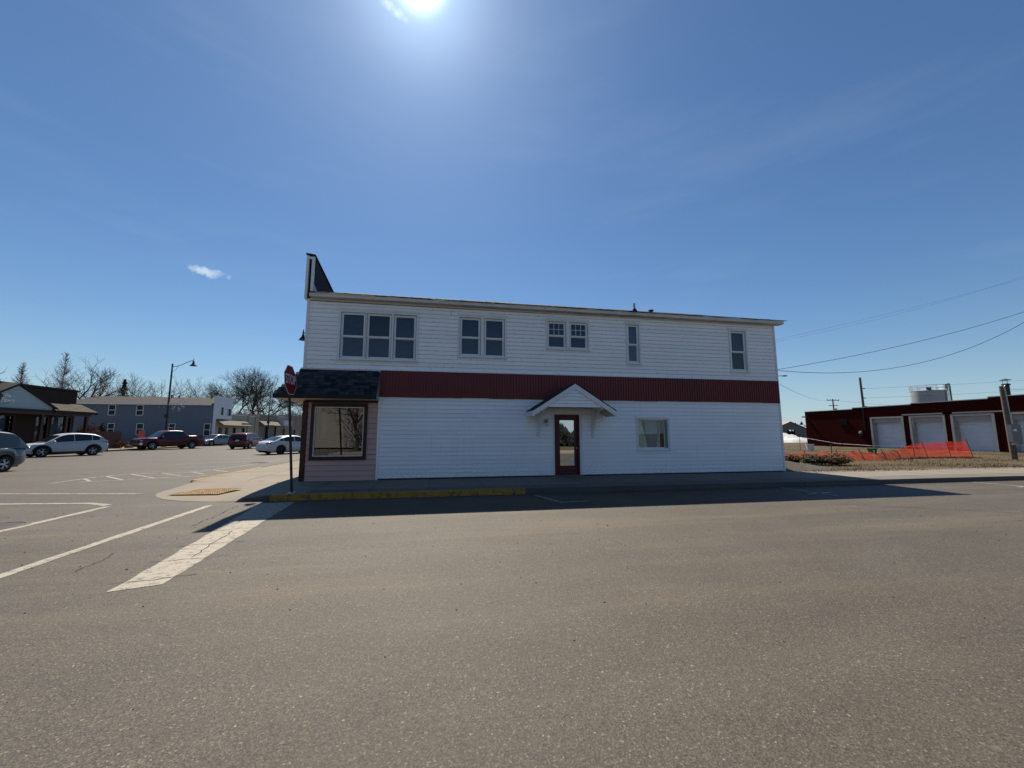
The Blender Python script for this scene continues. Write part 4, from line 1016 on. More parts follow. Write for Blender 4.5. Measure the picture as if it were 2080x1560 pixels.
    for x in cx:
        b0, z1 = belt(x) - .05, max(zr(x), belt(x) - .04); half = []
        for f in (0, .25, .5, .75, .90):
            z = b0 + (z1 - b0) * f; half.append((x, cw(x, z), z))
        ytop = cw(x, z1); half += [(x, ytop * .965, z1 - .012), (x, ytop * .86, z1 + .012), (x, ytop * .45, z1 + .03), (x, 0, z1 + .036)]
        rows.append(half + [(p[0], -p[1], p[2]) for p in half[-2::-1]])
    cab = MB().grid(rows).build('cabin', paint, t, True, True)
    for sd in (-1, 1):
        for (a, b) in S['windows']:
            rows = []
            for i in range(15):
                x = a + (b - a) * i / 14; lo, hi = belt(x) + .025, zr(x) - .055
                if hi - lo < .02: hi = lo + .004
                rows.append([(x, sd * (cw(x, lo + (hi - lo) * f) + .009), lo + (hi - lo) * f) for f in (0, .35, .7, 1)])
            MB().grid(rows).build('side_window', 'car_glass', cab, True, True)
    for nm_, (a, b) in (('windshield', S['ws']), ('rear_window', S['rw'])):
        if a == b: continue
        rows = []
        for i in range(11):
            x = a + (b - a) * i / 10; z = zr(x); y = cw(x, z) * .90
            rows.append([(x + (.010 if nm_ == 'windshield' else -.010), y * s, z + .018 + .022 * (1 - s * s)) for s in (-1, -.6, -.2, .2, .6, 1)])
        MB().grid(rows).build(nm_, 'car_glass', cab, True, True)
    for sd in (-1, 1):
        xm, zm = S['ws'][1] - .32 if S['ws'][1] > S['ws'][0] else S['ws'][0] - .3, belt(S['ws'][1] - .3) + .07
        MB().ell((xm, sd * (W / 2 + .07), zm), .09, .12, .075).build('mirror', S.get('mirror', paint), t, True, True)
        hx, hz, sx_, sz_ = S['head']; MB().ell((L / 2 - hx, sd * (hw(L / 2 - hx) - W * .105), hz), sx_, W * .115, sz_).build('headlight', 'headlamp', t, True, True)
        tx, tz, sx_, sz_ = S['tail']; MB().ell((-L / 2 + tx + .02, sd * (hw(-L / 2 + tx) - W * .085), tz), sx_, W * .093, sz_).build('taillight', 'tail_red', t, True, True)
        for hx in S['handles']: MB().box(hx, hx + .18, min(sd * (hw(hx) + .012), sd * (hw(hx) - .02)), max(sd * (hw(hx) + .012), sd * (hw(hx) - .02)), belt(hx) - .14, belt(hx) - .11).build('door_handle', S.get('mirror', paint), body, False, True)
    MB().box(-L / 2 - .012, -L / 2 + .02, -.15, .15, S.get('plate', .78) - .07, S.get('plate', .78) + .07).build('number_plate', 'sign_white', t, False, True)
    gz = S.get('grille', (.50, .70)); MB().box(L / 2 - .10, L / 2 + .008, -W * .26, W * .26, gz[0], gz[1]).build('grille', 'black', t, False, True)
    return t, body
SUV = dict(L=4.38, W=1.84, wr=.355, axles=(1.32, -1.30), gc=.22, paint='paint_pearl', clad=True, rim='rim',
           top=[(-2.19, .84), (-2.12, 1.06), (-1.6, 1.13), (.5, 1.0), (1.1, .98), (1.75, .90), (2.05, .80), (2.19, .60)],
           roof=[(-2.12, 1.05), (-1.72, 1.42), (-1.30, 1.58), (-.5, 1.64), (.05, 1.61), (.38, 1.52), (1.22, .97)],
           windows=[(-.22, .82), (-1.18, -.27), (-1.62, -1.23)], ws=(.46, 1.16), rw=(-2.06, -1.70), head=(.22, .74, .20, .06), tail=(.12, .98, .16, .07), handles=(-.9, .15), grille=(.42, .62), plate=.9)
SUV2 = dict(SUV, paint='paint_crimson', L=4.3, top=[(-2.15, .80), (-2.1, 1.02), (-1.5, 1.06), (.6, 1.02), (1.1, 1.01), (1.8, .93), (2.05, .82), (2.15, .62)],
            roof=[(-2.12, 1.0), (-1.95, 1.46), (-1.75, 1.60), (-.6, 1.67), (.1, 1.65), (.45, 1.56), (1.15, .99)], windows=[(-.28, .74), (-1.22, -.36), (-1.72, -1.30)], ws=(.52, 1.10), rw=(-2.10, -1.92), tail=(.08, 1.0, .10, .13), hr=.74, axles=(1.30, -1.27))
SEDAN = dict(L=4.85, W=1.85, wr=.34, axles=(1.42, -1.38), gc=.19, paint='paint_white', rim='dark_rim',
             top=[(-2.42, .72), (-2.36, .95), (-2.1, 1.03), (-1.5, 1.02), (.7, .93), (1.2, .90), (1.95, .80), (2.25, .70), (2.42, .52)],
             roof=[(-1.98, 1.00), (-1.25, 1.32), (-.75, 1.43), (-.2, 1.455), (.25, 1.41), (1.28, .90)],
             windows=[(-.22, .90), (-1.15, -.30), (-1.48, -1.21)], ws=(.36, 1.20), rw=(-1.90, -1.12), head=(.24, .66, .22, .06), tail=(.16, .88, .24, .075), handles=(-.95, .08), grille=(.34, .56), plate=.62, hr=.66)
SEDAN2 = dict(SEDAN, paint='paint_silver', rim='rim', L=4.6, roof=[(-1.95, .98), (-1.25, 1.33), (-.7, 1.45), (.0, 1.47), (.3, 1.42), (1.25, .91)])
SEDAN3 = dict(SEDAN, paint='paint_green', rim='rim')
VAN = dict(L=4.9, W=1.98, wr=.335, axles=(1.52, -1.40), gc=.22, paint='paint_slate', rim='rim',
           top=[(-2.45, .80), (-2.38, 1.02), (-1.6, 1.06), (.9, 1.00), (1.5, .97), (2.1, .84), (2.35, .72), (2.45, .52)],
           roof=[(-2.36, 1.03), (-2.12, 1.42), (-1.80, 1.66), (-1.0, 1.76), (.1, 1.75), (.55, 1.66), (1.75, .96)],
           windows=[(.0, 1.15), (-1.05, -.08), (-2.0, -1.13)], ws=(.70, 1.68), rw=(-2.32, -2.02), head=(.22, .70, .22, .07), tail=(.10, 1.0, .13, .15), handles=(-.85, .2), grille=(.42, .60), plate=.9, hr=.74)
PICK = dict(L=5.8, W=2.0, wr=.40, axles=(1.88, -1.62), gc=.34, paint='paint_red', rim='rim', mirror='plastic_trim',
            top=[(-2.9, 1.30), (-2.85, 1.40), (-1.0, 1.40), (-.9, 1.20), (1.0, 1.18), (1.3, 1.22), (2.3, 1.18), (2.78, 1.12), (2.9, .92)],
            roof=[(-1.0, 1.20), (-.93, 1.70), (-.80, 1.86), (-.2, 1.92), (.55, 1.90), (.80, 1.82), (1.55, 1.18)],
            windows=[(.08, 1.02), (-.78, .0)], ws=(.86, 1.50), rw=(0, 0), head=(.16, .90, .15, .11), tail=(.06, 1.12, .08, .20), handles=(-.6, .2), grille=(.76, 1.02), plate=.62, hb=.93, hr=.76)
def nosed(S, F, h):      # centre and heading of a car from the ground point of its near front wheel
    l = math.hypot(*h); h = (h[0] / l, h[1] / l); n = (-h[1], h[0]); o = S['W'] / 2 - .08
    return (F[0] - h[0] * S['axles'][0] - n[0] * o, F[1] - h[1] * S['axles'][0] - n[1] * o), math.atan2(h[1], h[0])
car('crossover_car', 'silver-white crossover parked facing left in front of the brown shop', 'car', *nosed(SUV, (-22.48, 19.37), (-.54, -.84)), SUV)
pk, pb_ = car('pickup_truck', 'maroon pickup truck with chrome bumper parked beneath the street lamp', 'pickup truck', *nosed(PICK, (-23.35, 31.75), (-.54, -.84)), PICK)
MB().box(2.72, 2.96, -.93, .93, .50, .72).build('front_bumper', 'chrome', pk, False, True)
MB().box(-2.99, -2.86, -.93, .93, .52, .70).build('rear_bumper', 'chrome', pk, False, True)
MB().box(2.82, 2.925, -.50, .50, .78, 1.00).build('grille_bar', 'chrome', pk, False, True)
MB().box(-2.75, -1.05, -.82, .82, 1.405, 1.43).build('bed_cover', 'plastic_trim', pk, False, True)
for sd in (-1, 1): MB().box(-.95, 1.2, min(sd * .93, sd * 1.05), max(sd * .93, sd * 1.05), .34, .40).build('running_board', 'black', pk, False, True)
car('sedan_car', 'silver sedan parked behind the maroon pickup', 'car', *nosed(SEDAN2, (-24.3, 44.2), (-.33, -.94)), SEDAN2)
car('sport_utility_car', 'dark red sport utility car driving away, seen from the rear', 'car', (-15.95, 34.2), R(89), SUV2)
car('sedan_car', 'white sedan with dark wheels angle-parked beside the pink corner', 'car', (-8.42 + .62 * 1.38, 21.05 + .785 * 1.38), math.atan2(.785, .62), SEDAN)
car('minivan', 'slate blue minivan cut by the left edge, red taillight showing', 'van', (-14.9, 5.75), R(-91), VAN)
car('sedan_car', 'dark green car of which only a sliver shows at the left edge', 'car', (-11.62, 0.35), R(-94), SEDAN3)

# ------------------------------------------------------------------ brown shop at the far left
X0 = -27.5
BR = thing('brown_shop', 'dark brown wooden shop with a pale gable sign and tan awning', 'building', (X0, 21, SW))
brh = [(14.6, 17.6, .9, 2.7), (20.9, 21.5, 1.2, 2.95), (22.0, 23.0, 1.2, 2.95), (24.75, 25.75, .9, 2.95), (26.1, 27.85, .9, 3.0)]
mb = MB(); holes_wall(mb, 13.5, 28.2, SW, 5.3, brh, X0 - .2, X0 - .03, 'x'); mb.box(X0 - 11, X0 - .2, 28.0, 28.2, SW, 5.3); mb.box(X0 - 11, X0 - 3, 13.5, 28, 5.0, 5.1); mb.box(X0 - 3.1, X0 - 3.0, 13.5, 28, SW, 5.1)
mb.build('wall', 'brown_board', BR)
z = SW
while z < 5.25:                               # lap boards facing the street
    cuts = [(13.5, 28.2)]
    for a, b, c, d in brh:
        if c - .08 < z + .11 < d + .08: cuts = [q for p0, p1 in cuts for q in ((p0, min(p1, a - .08)), (max(p0, b + .08), p1)) if q[1] - q[0] > .05]
    for a, b in cuts:
        MB().hexa([(X0 - .03, a, z), (X0, a, z), (X0, b, z), (X0 - .03, b, z), (X0 - .03, a, z + .22), (X0 - .022, a, z + .22), (X0 - .022, b, z + .22), (X0 - .03, b, z + .22)]).build('siding_board', 'brown_board', BR)
    z += .222
MB().box(X0 - .3, X0 + .10, 13.4, 28.3, 5.30, 5.42).build('coping', 'brown_roof', BR)
for a, b, c, d in brh:
    W = MB().box(X0 - .15, X0 + .02, a - .08, a, c - .08, d + .08).box(X0 - .15, X0 + .02, b, b + .08, c - .08, d + .08).box(X0 - .15, X0 + .02, a, b, c - .08, c).box(X0 - .15, X0 + .02, a, b, d, d + .08).build('window', 'brown_trim', BR)
    MB().box(X0 - .09, X0 - .08, a, b, c, d).build('pane', 'window_glass', W); MB().box(X0 - .5, X0 - .48, a, b, c + .5, d).build('shade', 'curtain_grey', W)
A = MB().hexa([(X0 + .0, 24.6, 4.12), (X0 + 1.35, 24.6, 3.42), (X0 + 1.35, 28.75, 3.42), (X0, 28.25, 4.12), (X0, 24.6, 4.18), (X0 + 1.36, 24.6, 3.48), (X0 + 1.36, 28.76, 3.48), (X0, 28.26, 4.18)]).build('awning', 'tan_shingle', BR)
MB().box(X0 + 1.33, X0 + 1.39, 24.6, 28.7, 3.28, 3.415).build('fascia', 'brown_roof', A); MB().box(X0 + .9, X0 + 1.2, 13.5, 28.3, 3.10, 3.30).build('beam', 'brown_trim', A)
for r in range(5):
    for k in range(14):
        s0, s1 = r / 5, (r + 1) / 5; ya = 24.62 + k * .292 + (r % 2) * .1; yb = min(ya + .28, 28.72 - .5 * (1 - s0) * 0)
        p = lambda s, y, l: (X0 + 1.37 * s + .0, y, 4.18 - .70 * s + l)
        MB().hexa([p(s0, ya, .004), p(s1, ya, .004), p(s1, yb, .004), p(s0, yb, .004), p(s0, ya, .010), p(s1, ya, .026), p(s1, yb, .026), p(s0, yb, .010)]).build('shingle', 'tan_shingle', A)
for y in (14, 18.4, 23.9, 26.0, 28.0): MB().box(X0 + .95, X0 + 1.15, y - .1, y + .1, SW, 3.10).build('post', 'brown_trim', BR)
gp = MB().prism([(18.6, 3.48), (24.95, 3.48), (21.75, 5.15)], 'x', X0 + 1.05, X0 + 1.12).build('gable', 'pale_blue', BR)
for a, b in (((18.4, 3.40), (21.75, 5.22)), ((25.1, 3.40), (21.75, 5.22))):
    dx, dz = b[0] - a[0], b[1] - a[1]
    MB().hexa([(X0 + .1, a[0], a[1]), (X0 + 1.25, a[0], a[1]), (X0 + 1.25, b[0], b[1]), (X0 + .1, b[0], b[1]), (X0 + .1, a[0], a[1] + .16), (X0 + 1.25, a[0], a[1] + .16), (X0 + 1.25, b[0], b[1] + .16), (X0 + .1, b[0], b[1] + .16)]).build('rake_board', 'brown_roof', gp)
MB().box(X0 + 1.0, X0 + 1.24, 18.4, 25.1, 3.30, 3.475).build('gable_beam', 'brown_roof', gp)
MB().ell((X0 + 1.125, 20.15, 4.25), .01, .60, .38, 18, 10).build('emblem', 'navy', gp)
mpos = Matrix(((0, 0, 1), (1, 0, 0), (0, 1, 0))).to_4x4()
for tx, yy, zz, sz in (('The', 20.98, 4.36, .30), ('Town', 21.02, 4.02, .42)):
    o = link('lettering', text_mesh(tx, sz, .006, 'sign_white', .35, .012), gp); mm = mpos.copy(); mm.translation = Vector((X0 + 1.145, yy, zz)) - OFF[BR.name]; o.matrix_local = mm
arc = [(X0 + 1.14, 20.5 + .95 * math.cos(R(a)), 4.12 + .42 * math.sin(R(a))) for a in range(200, 346, 12)]
MB().path(arc, .02, 5).build('underline', 'orange_sign', gp)

# ------------------------------------------------------------------ blue-grey long house on the far corner
X1, Y1 = -28.0, 51.55
BL = thing('long_house', 'long blue-grey two-storey house with brown roof behind the pickup', 'building', (X1 - 8.5, Y1, SW))
blh = [(-41.15, -40.40, 4.20, 5.55), (-37.75, -37.0, 4.20, 5.55), (-41.0, -40.3, 1.5, 2.95), (-37.5, -36.75, 1.5, 2.95), (-33.5, -32.8, 1.9, 2.95), (-29.0, -28.3, 1.3, 2.95)]
mb = MB(); holes_wall(mb, -46, X1 - .02, SW, 5.78, blh, Y1, Y1 + .2); mb.box(-46, X1 - .02, Y1 + .7, Y1 + .8, SW, 5.7); mb.build('wall', 'blue_siding', BL)
z = SW + .35
while z < 5.6:
    for a, b in ([(-46, X1 - .02)] if not any(h[2] - .1 < z + .1 < h[3] + .1 for h in blh) else [(-46, -41.25), (-40.25, -37.85), (-36.65, -33.6), (-32.7, -29.1)]):
        MB().hexa([(a, Y1 - .025, z), (b, Y1 - .025, z), (b, Y1 - .0, z), (a, Y1 - .0, z), (a, Y1 - .006, z + .24), (b, Y1 - .006, z + .24), (b, Y1, z + .24), (a, Y1, z + .24)]).build('siding_board', 'blue_siding', BL)
    z += .245
for a, b, c, d in blh:
    W = MB().box(a - .07, a, Y1 - .04, Y1 + .05, c - .07, d + .07).box(b, b + .07, Y1 - .04, Y1 + .05, c - .07, d + .07).box(a, b, Y1 - .04, Y1 + .05, c - .07, c).box(a, b, Y1 - .04, Y1 + .05, d, d + .07).box(a, b, Y1 - .03, Y1 + .04, (c + d) / 2 - .04, (c + d) / 2 + .04).build('window', 'white_trim', BL)
    MB().box(a, b, Y1 + .04, Y1 + .05, c, d).build('pane', 'dull_glass', W)
RF = MB().hexa([(-46.3, Y1 - .35, 5.76), (X1 - .2, Y1 - .35, 5.76), (X1 - .2, Y1 + 5.0, 7.10), (-46.3, Y1 + 5.0, 7.10), (-46.3, Y1 - .35, 5.86), (X1 - .2, Y1 - .35, 5.86), (X1 - .2, Y1 + 5.0, 7.20), (-46.3, Y1 + 5.0, 7.20)]).build('roof', 'brown_roof', BL)
MB().box(-46.3, X1 - .2, Y1 - .40, Y1 - .351, 5.66, 5.86).build('gutter', 'white_trim', RF)
for x in (-36, -35, -30.5): MB().tube((x, Y1 + 4.2, 6.9), (x, Y1 + 4.2, 7.45), .08).build('vent_pipe', 'black', RF)
for x, z in ((-35.2, 5.2), (-34.6, 5.2)): MB().box(x, x + .4, Y1 - .06, Y1 - .001, z, z + .25).build('wall_vent', 'grey_box', BL)
MB().box(-46, X1, Y1 + 5.0, Y1 + 5.2, SW, 7.0).build('back_wall', 'blue_siding', BL)
fh = [(53.1, 53.75, 4.35, 5.5), (54.9, 56.0, 4.3, 5.4)]
mb = MB(); holes_wall(mb, Y1 - .02, 56.45, 3.75, 7.0, fh, X1 - .02, X1 + .22, 'x'); FRT = mb.build('false_front', 'white_siding', BL)
for a, b, c, d in fh:
    W = MB().box(X1 + .15, X1 + .26, a - .06, a, c - .06, d + .06).box(X1 + .15, X1 + .26, b, b + .06, c - .06, d + .06).box(X1 + .15, X1 + .26, a, b, c - .06, c).box(X1 + .15, X1 + .26, a, b, d, d + .06).build('window', 'white_trim', FRT)
    MB().box(X1 + .10, X1 + .11, a, b, c, d).build('pane', 'car_glass', W)
MB().box(X1 - .05, X1 + .28, Y1 - .06, 56.5, 7.0, 7.10).build('coping', 'white_trim', FRT)
MB().box(X1 - .02, X1 + .20, Y1 - .02, Y1 + .35, SW, 3.75).build('corner_post', 'white_siding', BL)
# ------------------------------------------------------------------ low shops beyond
def low_shop(name, label, y0, y1, h, material, awn=None, openings=(), pil=(), extra=None):
    t = thing(name, label, 'building', (X1, (y0 + y1) / 2, SW), 0, 'low shops beyond the long house')
    mb = MB(); holes_wall(mb, y0, y1, SW, h, list(openings), X1 - .15, X1 + .12, 'x'); mb.box(X1 - 9, X1 - .15, y0, y0 + .2, SW, h); mb.box(X1 - 9, X1 - .15, y0 + .2, y1, h - .5, h - .4); mb.box(X1 - 2, X1 - 1.9, y0 + .2, y1, SW, h - .5); mb.build('wall', material, t)
    MB().box(X1 - .25, X1 + .2, y0, y1, h, h + .12).build('coping', 'white_siding' if material == 'cream_wall' else 'garage_frame', t)
    for a, b, c, d in openings:
        W = MB().box(X1 - .05, X1 + .16, a - .06, a, c, d + .06).box(X1 - .05, X1 + .16, b, b + .06, c, d + .06).box(X1 - .05, X1 + .16, a, b, d, d + .06).build('window', 'garage_frame', t)
        MB().box(X1 - .02, X1 - .01, a, b, c, d).build('pane', 'dull_glass', W)
    if awn:
        a, b, zt, zb_, m_ = awn
        MB().hexa([(X1 + .12, a, zt - .05), (X1 + 1.2, a + .1, zb_), (X1 + 1.2, b - .1, zb_), (X1 + .12, b, zt - .05), (X1 + .12, a, zt), (X1 + 1.2, a + .1, zb_ + .12), (X1 + 1.2, b - .1, zb_ + .12), (X1 + .12, b, zt)]).build('awning', m_, t)
    for p in pil: MB().box(X1 + .12, X1 + .3, p - .3, p + .3, SW, h + .15).build('pilaster', 'cream_wall', t)
    return t
cs = low_shop('cream_shop', 'cream shop front with sloping awning next to the long house', 56.5, 65.6, 4.5, 'cream_wall', (52.2, 61.5, 3.72, 2.72, 'awning_beige'), [(57.2, 58.2, .9, 2.5), (60.2, 61.3, .3, 2.5)], (62.4, 65.2))
mb = MB(); holes_wall(mb, 51.9, 56.48, SW, 3.74, [(53, 54.2, 1.2, 2.5), (55, 56, .3, 2.5)], X1 - .15, X1 + .115, 'x'); mb.build('shop_front', 'cream_wall', cs)
MB().box(X1 - .9, X1 - .8, 52.0, 56.4, SW, 3.7).build('shop_back', 'interior_grey', cs)
MB().box(X1 + .9, X1 + 1.0, 58.3, 61.8, 3.12, 3.26).build('sign_bar', 'black', cs)
ts = low_shop('tan_shop', 'tan shop with brown awning seen left of the stop sign', 65.65, 81.0, 5.0, 'tan_wall', (66.3, 75.0, 4.0, 3.0, 'awning_beige'), [(67.6, 70.4, .3, 2.9), (71.2, 74.8, .5, 2.9), (77, 79.5, .6, 2.6)], (65.9,))
MB().box(X1 + .5, X1 + 1.35, 75.2, 80.0, 3.15, 4.25).build('sign_board', 'sign_blue', ts)
MB().box(X1 + 1.36, X1 + 1.375, 75.6, 79.6, 3.55, 3.85).build('sign_band', 'white_siding', ts)
bs = low_shop('plain_shop', 'plain brownish shop half hidden by the pink corner', 81.05, 100, 5.5, 'tan_wall', None, [(84, 86, .8, 2.4), (89, 92, .8, 2.4)])
# garden wall, shrubs and boulders between the brown shop and the long house
gw = thing('garden_wall', 'brown brick garden wall with reddish shrubs behind the white crossover', 'wall', (-27.4, 31.5, SW))
nb = 0
for r in range(12):
    y = 28.6 + (r % 2) * .2
    while y < 33.4:
        MB().box(-27.6, -27.2, y + .006, min(y + .40, 33.4) - .006, SW + r * .14 + .004, SW + (r + 1) * .14 - .004).build('brick', 'brick_brown', gw); y += .40
MB().box(-27.56, -27.24, 28.6, 33.4, SW, SW + 12 * .14 - .01).build('mortar', 'foundation', gw)
def leafy(mb, c, rx, ry, rz, n, size, seed, shell=.55):
    r = random.Random(seed)
    for i in range(n):
        d = Vector((r.gauss(0, 1), r.gauss(0, 1), r.gauss(0, 1))).normalized(); k = shell + (1 - shell) * r.random()
        p = Vector((c[0] + d.x * rx * k, c[1] + d.y * ry * k, max(c[2] - rz + .02, c[2] + d.z * rz * k)))
        a = Vector((r.gauss(0, 1), r.gauss(0, 1), r.gauss(0, 1))).normalized() * size * r.uniform(.6, 1.4); b = a.orthogonal().normalized() * size * .45
        mb.add([p - a, p + b, p + a, p - b], [(0, 1, 2, 3)])
def shrub(name, c, rx, ry, rz, label, material, seed, n=900, size=.06, group=None, second=None):
    t = thing(name, label, 'shrub', (c[0], c[1], c[2] - rz), 0, group); r = random.Random(seed)
    mb = MB(); 
    for k in range(5): leafy(mb, (c[0] + r.uniform(-.4, .4) * rx, c[1] + r.uniform(-.4, .4) * ry, c[2] + r.uniform(-.2, .2) * rz), rx * .75, ry * .75, rz * .8, n // 5, size, seed * 9 + k, .25)
    mb.build('foliage', material, t)
    if second:
        mb = MB(); leafy(mb, (c[0], c[1], c[2] + rz * .15), rx * 1.05, ry * 1.0, rz * 1.0, n // 2, size, seed * 31, .7); mb.build('dry_foliage', second, t)
    st = MB()
    for k in range(7):
        a = r.uniform(0, 6.28); st.tube((c[0], c[1], c[2] - rz - .02), (c[0] + rx * .6 * math.cos(a), c[1] + ry * .6 * math.sin(a), c[2] + rz * .3), .02, .008, 5)
    st.build('stems', 'bark_dark', t); return t
shrub('evergreen_shrub', (-27.9, 31.9, 1.9), .35, .35, .95, 'narrow upright evergreen by the garden wall', 'needles', 3, 700, .09)
shrub('rusty_shrub', (-27.9, 30.4, 1.9), .5, .9, .75, 'rust coloured shrub behind the garden wall', 'shrub_rust', 4, 800, .08)
shrub('low_shrub', (-26.9, 33.0, .55), .5, .9, .45, 'low brown shrub at the end of the garden wall', 'shrub_rust', 5, 600, .07)
def boulder(c, r, label, seed):
    rr = random.Random(seed); bm = bmesh.new(); bmesh.ops.create_icosphere(bm, subdivisions=2, radius=1)
    for v in bm.verts: v.co *= rr.uniform(.86, 1.12); v.co.z *= .62; v.co.x *= r; v.co.y *= r * 1.2; v.co.z *= r
    me = bpy.data.meshes.new('boulder'); bm.to_mesh(me); bm.free(); me.materials.append(MAT['boulder'])
    o = link('boulder', me); o.location = (c[0], c[1], c[2] + r * .4); return tag(o, label, 'boulder', 'boulders along the far pavement')
boulder((-27.0, 34.3, SW), .38, 'pale boulder right beside the garden wall', 1); boulder((-27.1, 36.3, SW), .42, 'middle pale boulder on the far pavement', 2); boulder((-27.0, 38.4, SW), .34, 'pale boulder nearest the maroon pickup bumper', 3)
og = thing('orange_notice', 'small orange notice board standing above the pickup hood', 'sign', (-27.2, 36.2, SW))
MB().box(-27.25, -27.15, 35.75, 36.6, 1.15, 1.95).build('board', 'orange_sign', og); MB().tube((-27.2, 35.9, SW), (-27.2, 35.9, 1.15), .03).build('leg', 'black', og); MB().tube((-27.2, 36.45, SW), (-27.2, 36.45, 1.15), .03).build('leg', 'black', og)

# ------------------------------------------------------------------ bare trees
def bare_tree(x, y, h, spread, label, seed, material='bark', tr=.22, fork=.32, levels=6, kids=(2, 3), droop=.0, group='bare trees behind the main street', name='bare_tree', up=.15, twig=.012):
    r = random.Random(seed); t = thing(name, label, 'tree', (x, y, 0), 0, group)
    trunk, crown = MB(), MB(); zt = h * fork
    pts = [Vector((x, y, -.1))]; n = 5
    for i in range(1, n + 1): pts.append(Vector((x + r.uniform(-.12, .12) * i * .4, y + r.uniform(-.12, .12) * i * .4, zt * i / n)))
    for i in range(n): trunk.tube(pts[i], pts[i + 1], tr * (1 - .35 * i / n), tr * (1 - .35 * (i + 1) / n), 8, False)
    cap = [0]
    def grow(p, d, L, rad, lv):
        if lv == 0 or cap[0] > 14000: return
        seg = 3 if lv > 2 else 2; q = p
        for i in range(seg):
            d = (d + Vector((r.gauss(0, .13), r.gauss(0, .13), r.gauss(0, .09) + up * .12 - droop * .1))).normalized()
            e = q + d * (L / seg); r0 = max(twig, rad * (1 - .45 * i / seg)); r1 = max(twig * .8, rad * (1 - .45 * (i + 1) / seg))
            crown.tube(q, e, r0, r1, 5 if lv > 3 else 3, False); cap[0] += 1; q = e
            if lv > 1 and i < seg - 1 and r.random() < .75:
                s = Vector((r.gauss(0, 1), r.gauss(0, 1), r.gauss(.25, .6))).normalized(); grow(q, (d * .55 + s * .75).normalized(), L * r.uniform(.5, .75), rad * .5, lv - 1)
        for k in range(r.randint(*kids)):
            s = Vector((r.gauss(0, 1), r.gauss(0, 1), r.gauss(.2, .6))).normalized()
            grow(q, (d * .8 + s * spread).normalized(), L * r.uniform(.62, .85), rad * .58, lv - 1)
    m = 4 if spread > .45 else 3; L0 = (h - zt) * .36
    for k in range(m):
        a = 6.283 * k / m + r.uniform(-.4, .4); grow(pts[-1] - Vector((0, 0, zt * .12 * k / m)), Vector((math.cos(a) * spread, math.sin(a) * spread, .8)).normalized(), L0 * r.uniform(.85, 1.15), tr * .6, levels)
    grow(pts[-1], Vector((0, 0, 1)), L0, tr * .62, levels)
    trunk.build('trunk', material, t); crown.build('crown', material, t); return t
def leader_tree(x, y, h, w, label, seed, material, group):
    """slim tree with one straight leader and thin side branches"""
    r = random.Random(seed); t = thing('slender_tree', label, 'tree', (x, y, 0), 0, group); trunk, crown = MB(), MB()
    for i in range(8): trunk.tube((x, y, h * i / 8), (x, y, h * (i + 1) / 8), .14 * (1 - i / 8.6), .14 * (1 - (i + 1) / 8.6), 6, False)
    for i in range(210):
        z = h * r.uniform(.22, .97); a = r.uniform(0, 6.28); L = w * (1.08 - z / h) * r.uniform(.5, 1.1); d = Vector((math.cos(a), math.sin(a), r.uniform(.6, 1.3))).normalized()
        p = Vector((x, y, z)); q = p + d * L * .5; e = q + (d + Vector((0, 0, .5))).normalized() * L * .5
        crown.tube(p, q, .024, .016, 4, False).tube(q, e, .016, .010, 3, False)
        for k in range(7):
            s = (d * .5 + Vector((r.gauss(0, 1), r.gauss(0, 1), r.gauss(.4, .6))).normalized() * .8).normalized(); f = r.random()
            b0 = p.lerp(q, f * 2) if f < .5 else q.lerp(e, f * 2 - 1); crown.tube(b0, b0 + s * L * r.uniform(.2, .45), .012, .008, 3, False)
    trunk.build('trunk', material, t); crown.build('crown', material, t); return t
GT = 'bare trees behind the main street'
leader_tree(-50, 55.3, 13.6, 4.6, 'tall slender pale bare tree right of the brown shop roof', 11, 'bark_pale', GT)
leader_tree(-49, 48.2, 11.0, 3.0, 'small pale bare tree above the brown shop near the left edge', 13, 'bark_pale', GT)
bare_tree(-50, 42.8, 11.6, .6, 'broad bare tree reaching in from the left edge', 21, 'bark', .26, levels=5)
bare_tree(-50.5, 60.5, 12.6, .62, 'spreading bare tree above the left end of the long house', 22, 'bark', .24, .36, 5, (2, 3), twig=.009)
bare_tree(-54, 74, 12.4, .42, 'thin upright bare tree just right of the pine', 23, 'bark_pale', .16, .3, 5)
bare_tree(-52, 76.5, 12.0, .5, 'bushy bare tree left of the nearer street lamp', 24, 'bark', .18, .3, 5, (2, 3), twig=.009)
bare_tree(-50, 85, 13.6, .52, 'bare tree just right of the nearer street lamp', 25, 'bark', .2, .3, 5, (2, 3), twig=.009)
bare_tree(-47, 97, 16.2, .62, 'large bare oak above the white end of the long house', 26, 'bark_dark', .36, .24, 6, (2, 4))
bare_tree(-43, 104, 18.4, .60, 'tallest bare oak above the cream shop', 27, 'bark_dark', .42, .22, 6, (2, 4))
bare_tree(-36, 112, 17.6, .58, 'large bare oak above the tan shop', 28, 'bark_dark', .38, .22, 6, (2, 4))
bare_tree(-31.5, 122, 15.0, .5, 'bare tree partly hidden behind the stop sign', 29, 'bark_dark', .28, .26, 6)
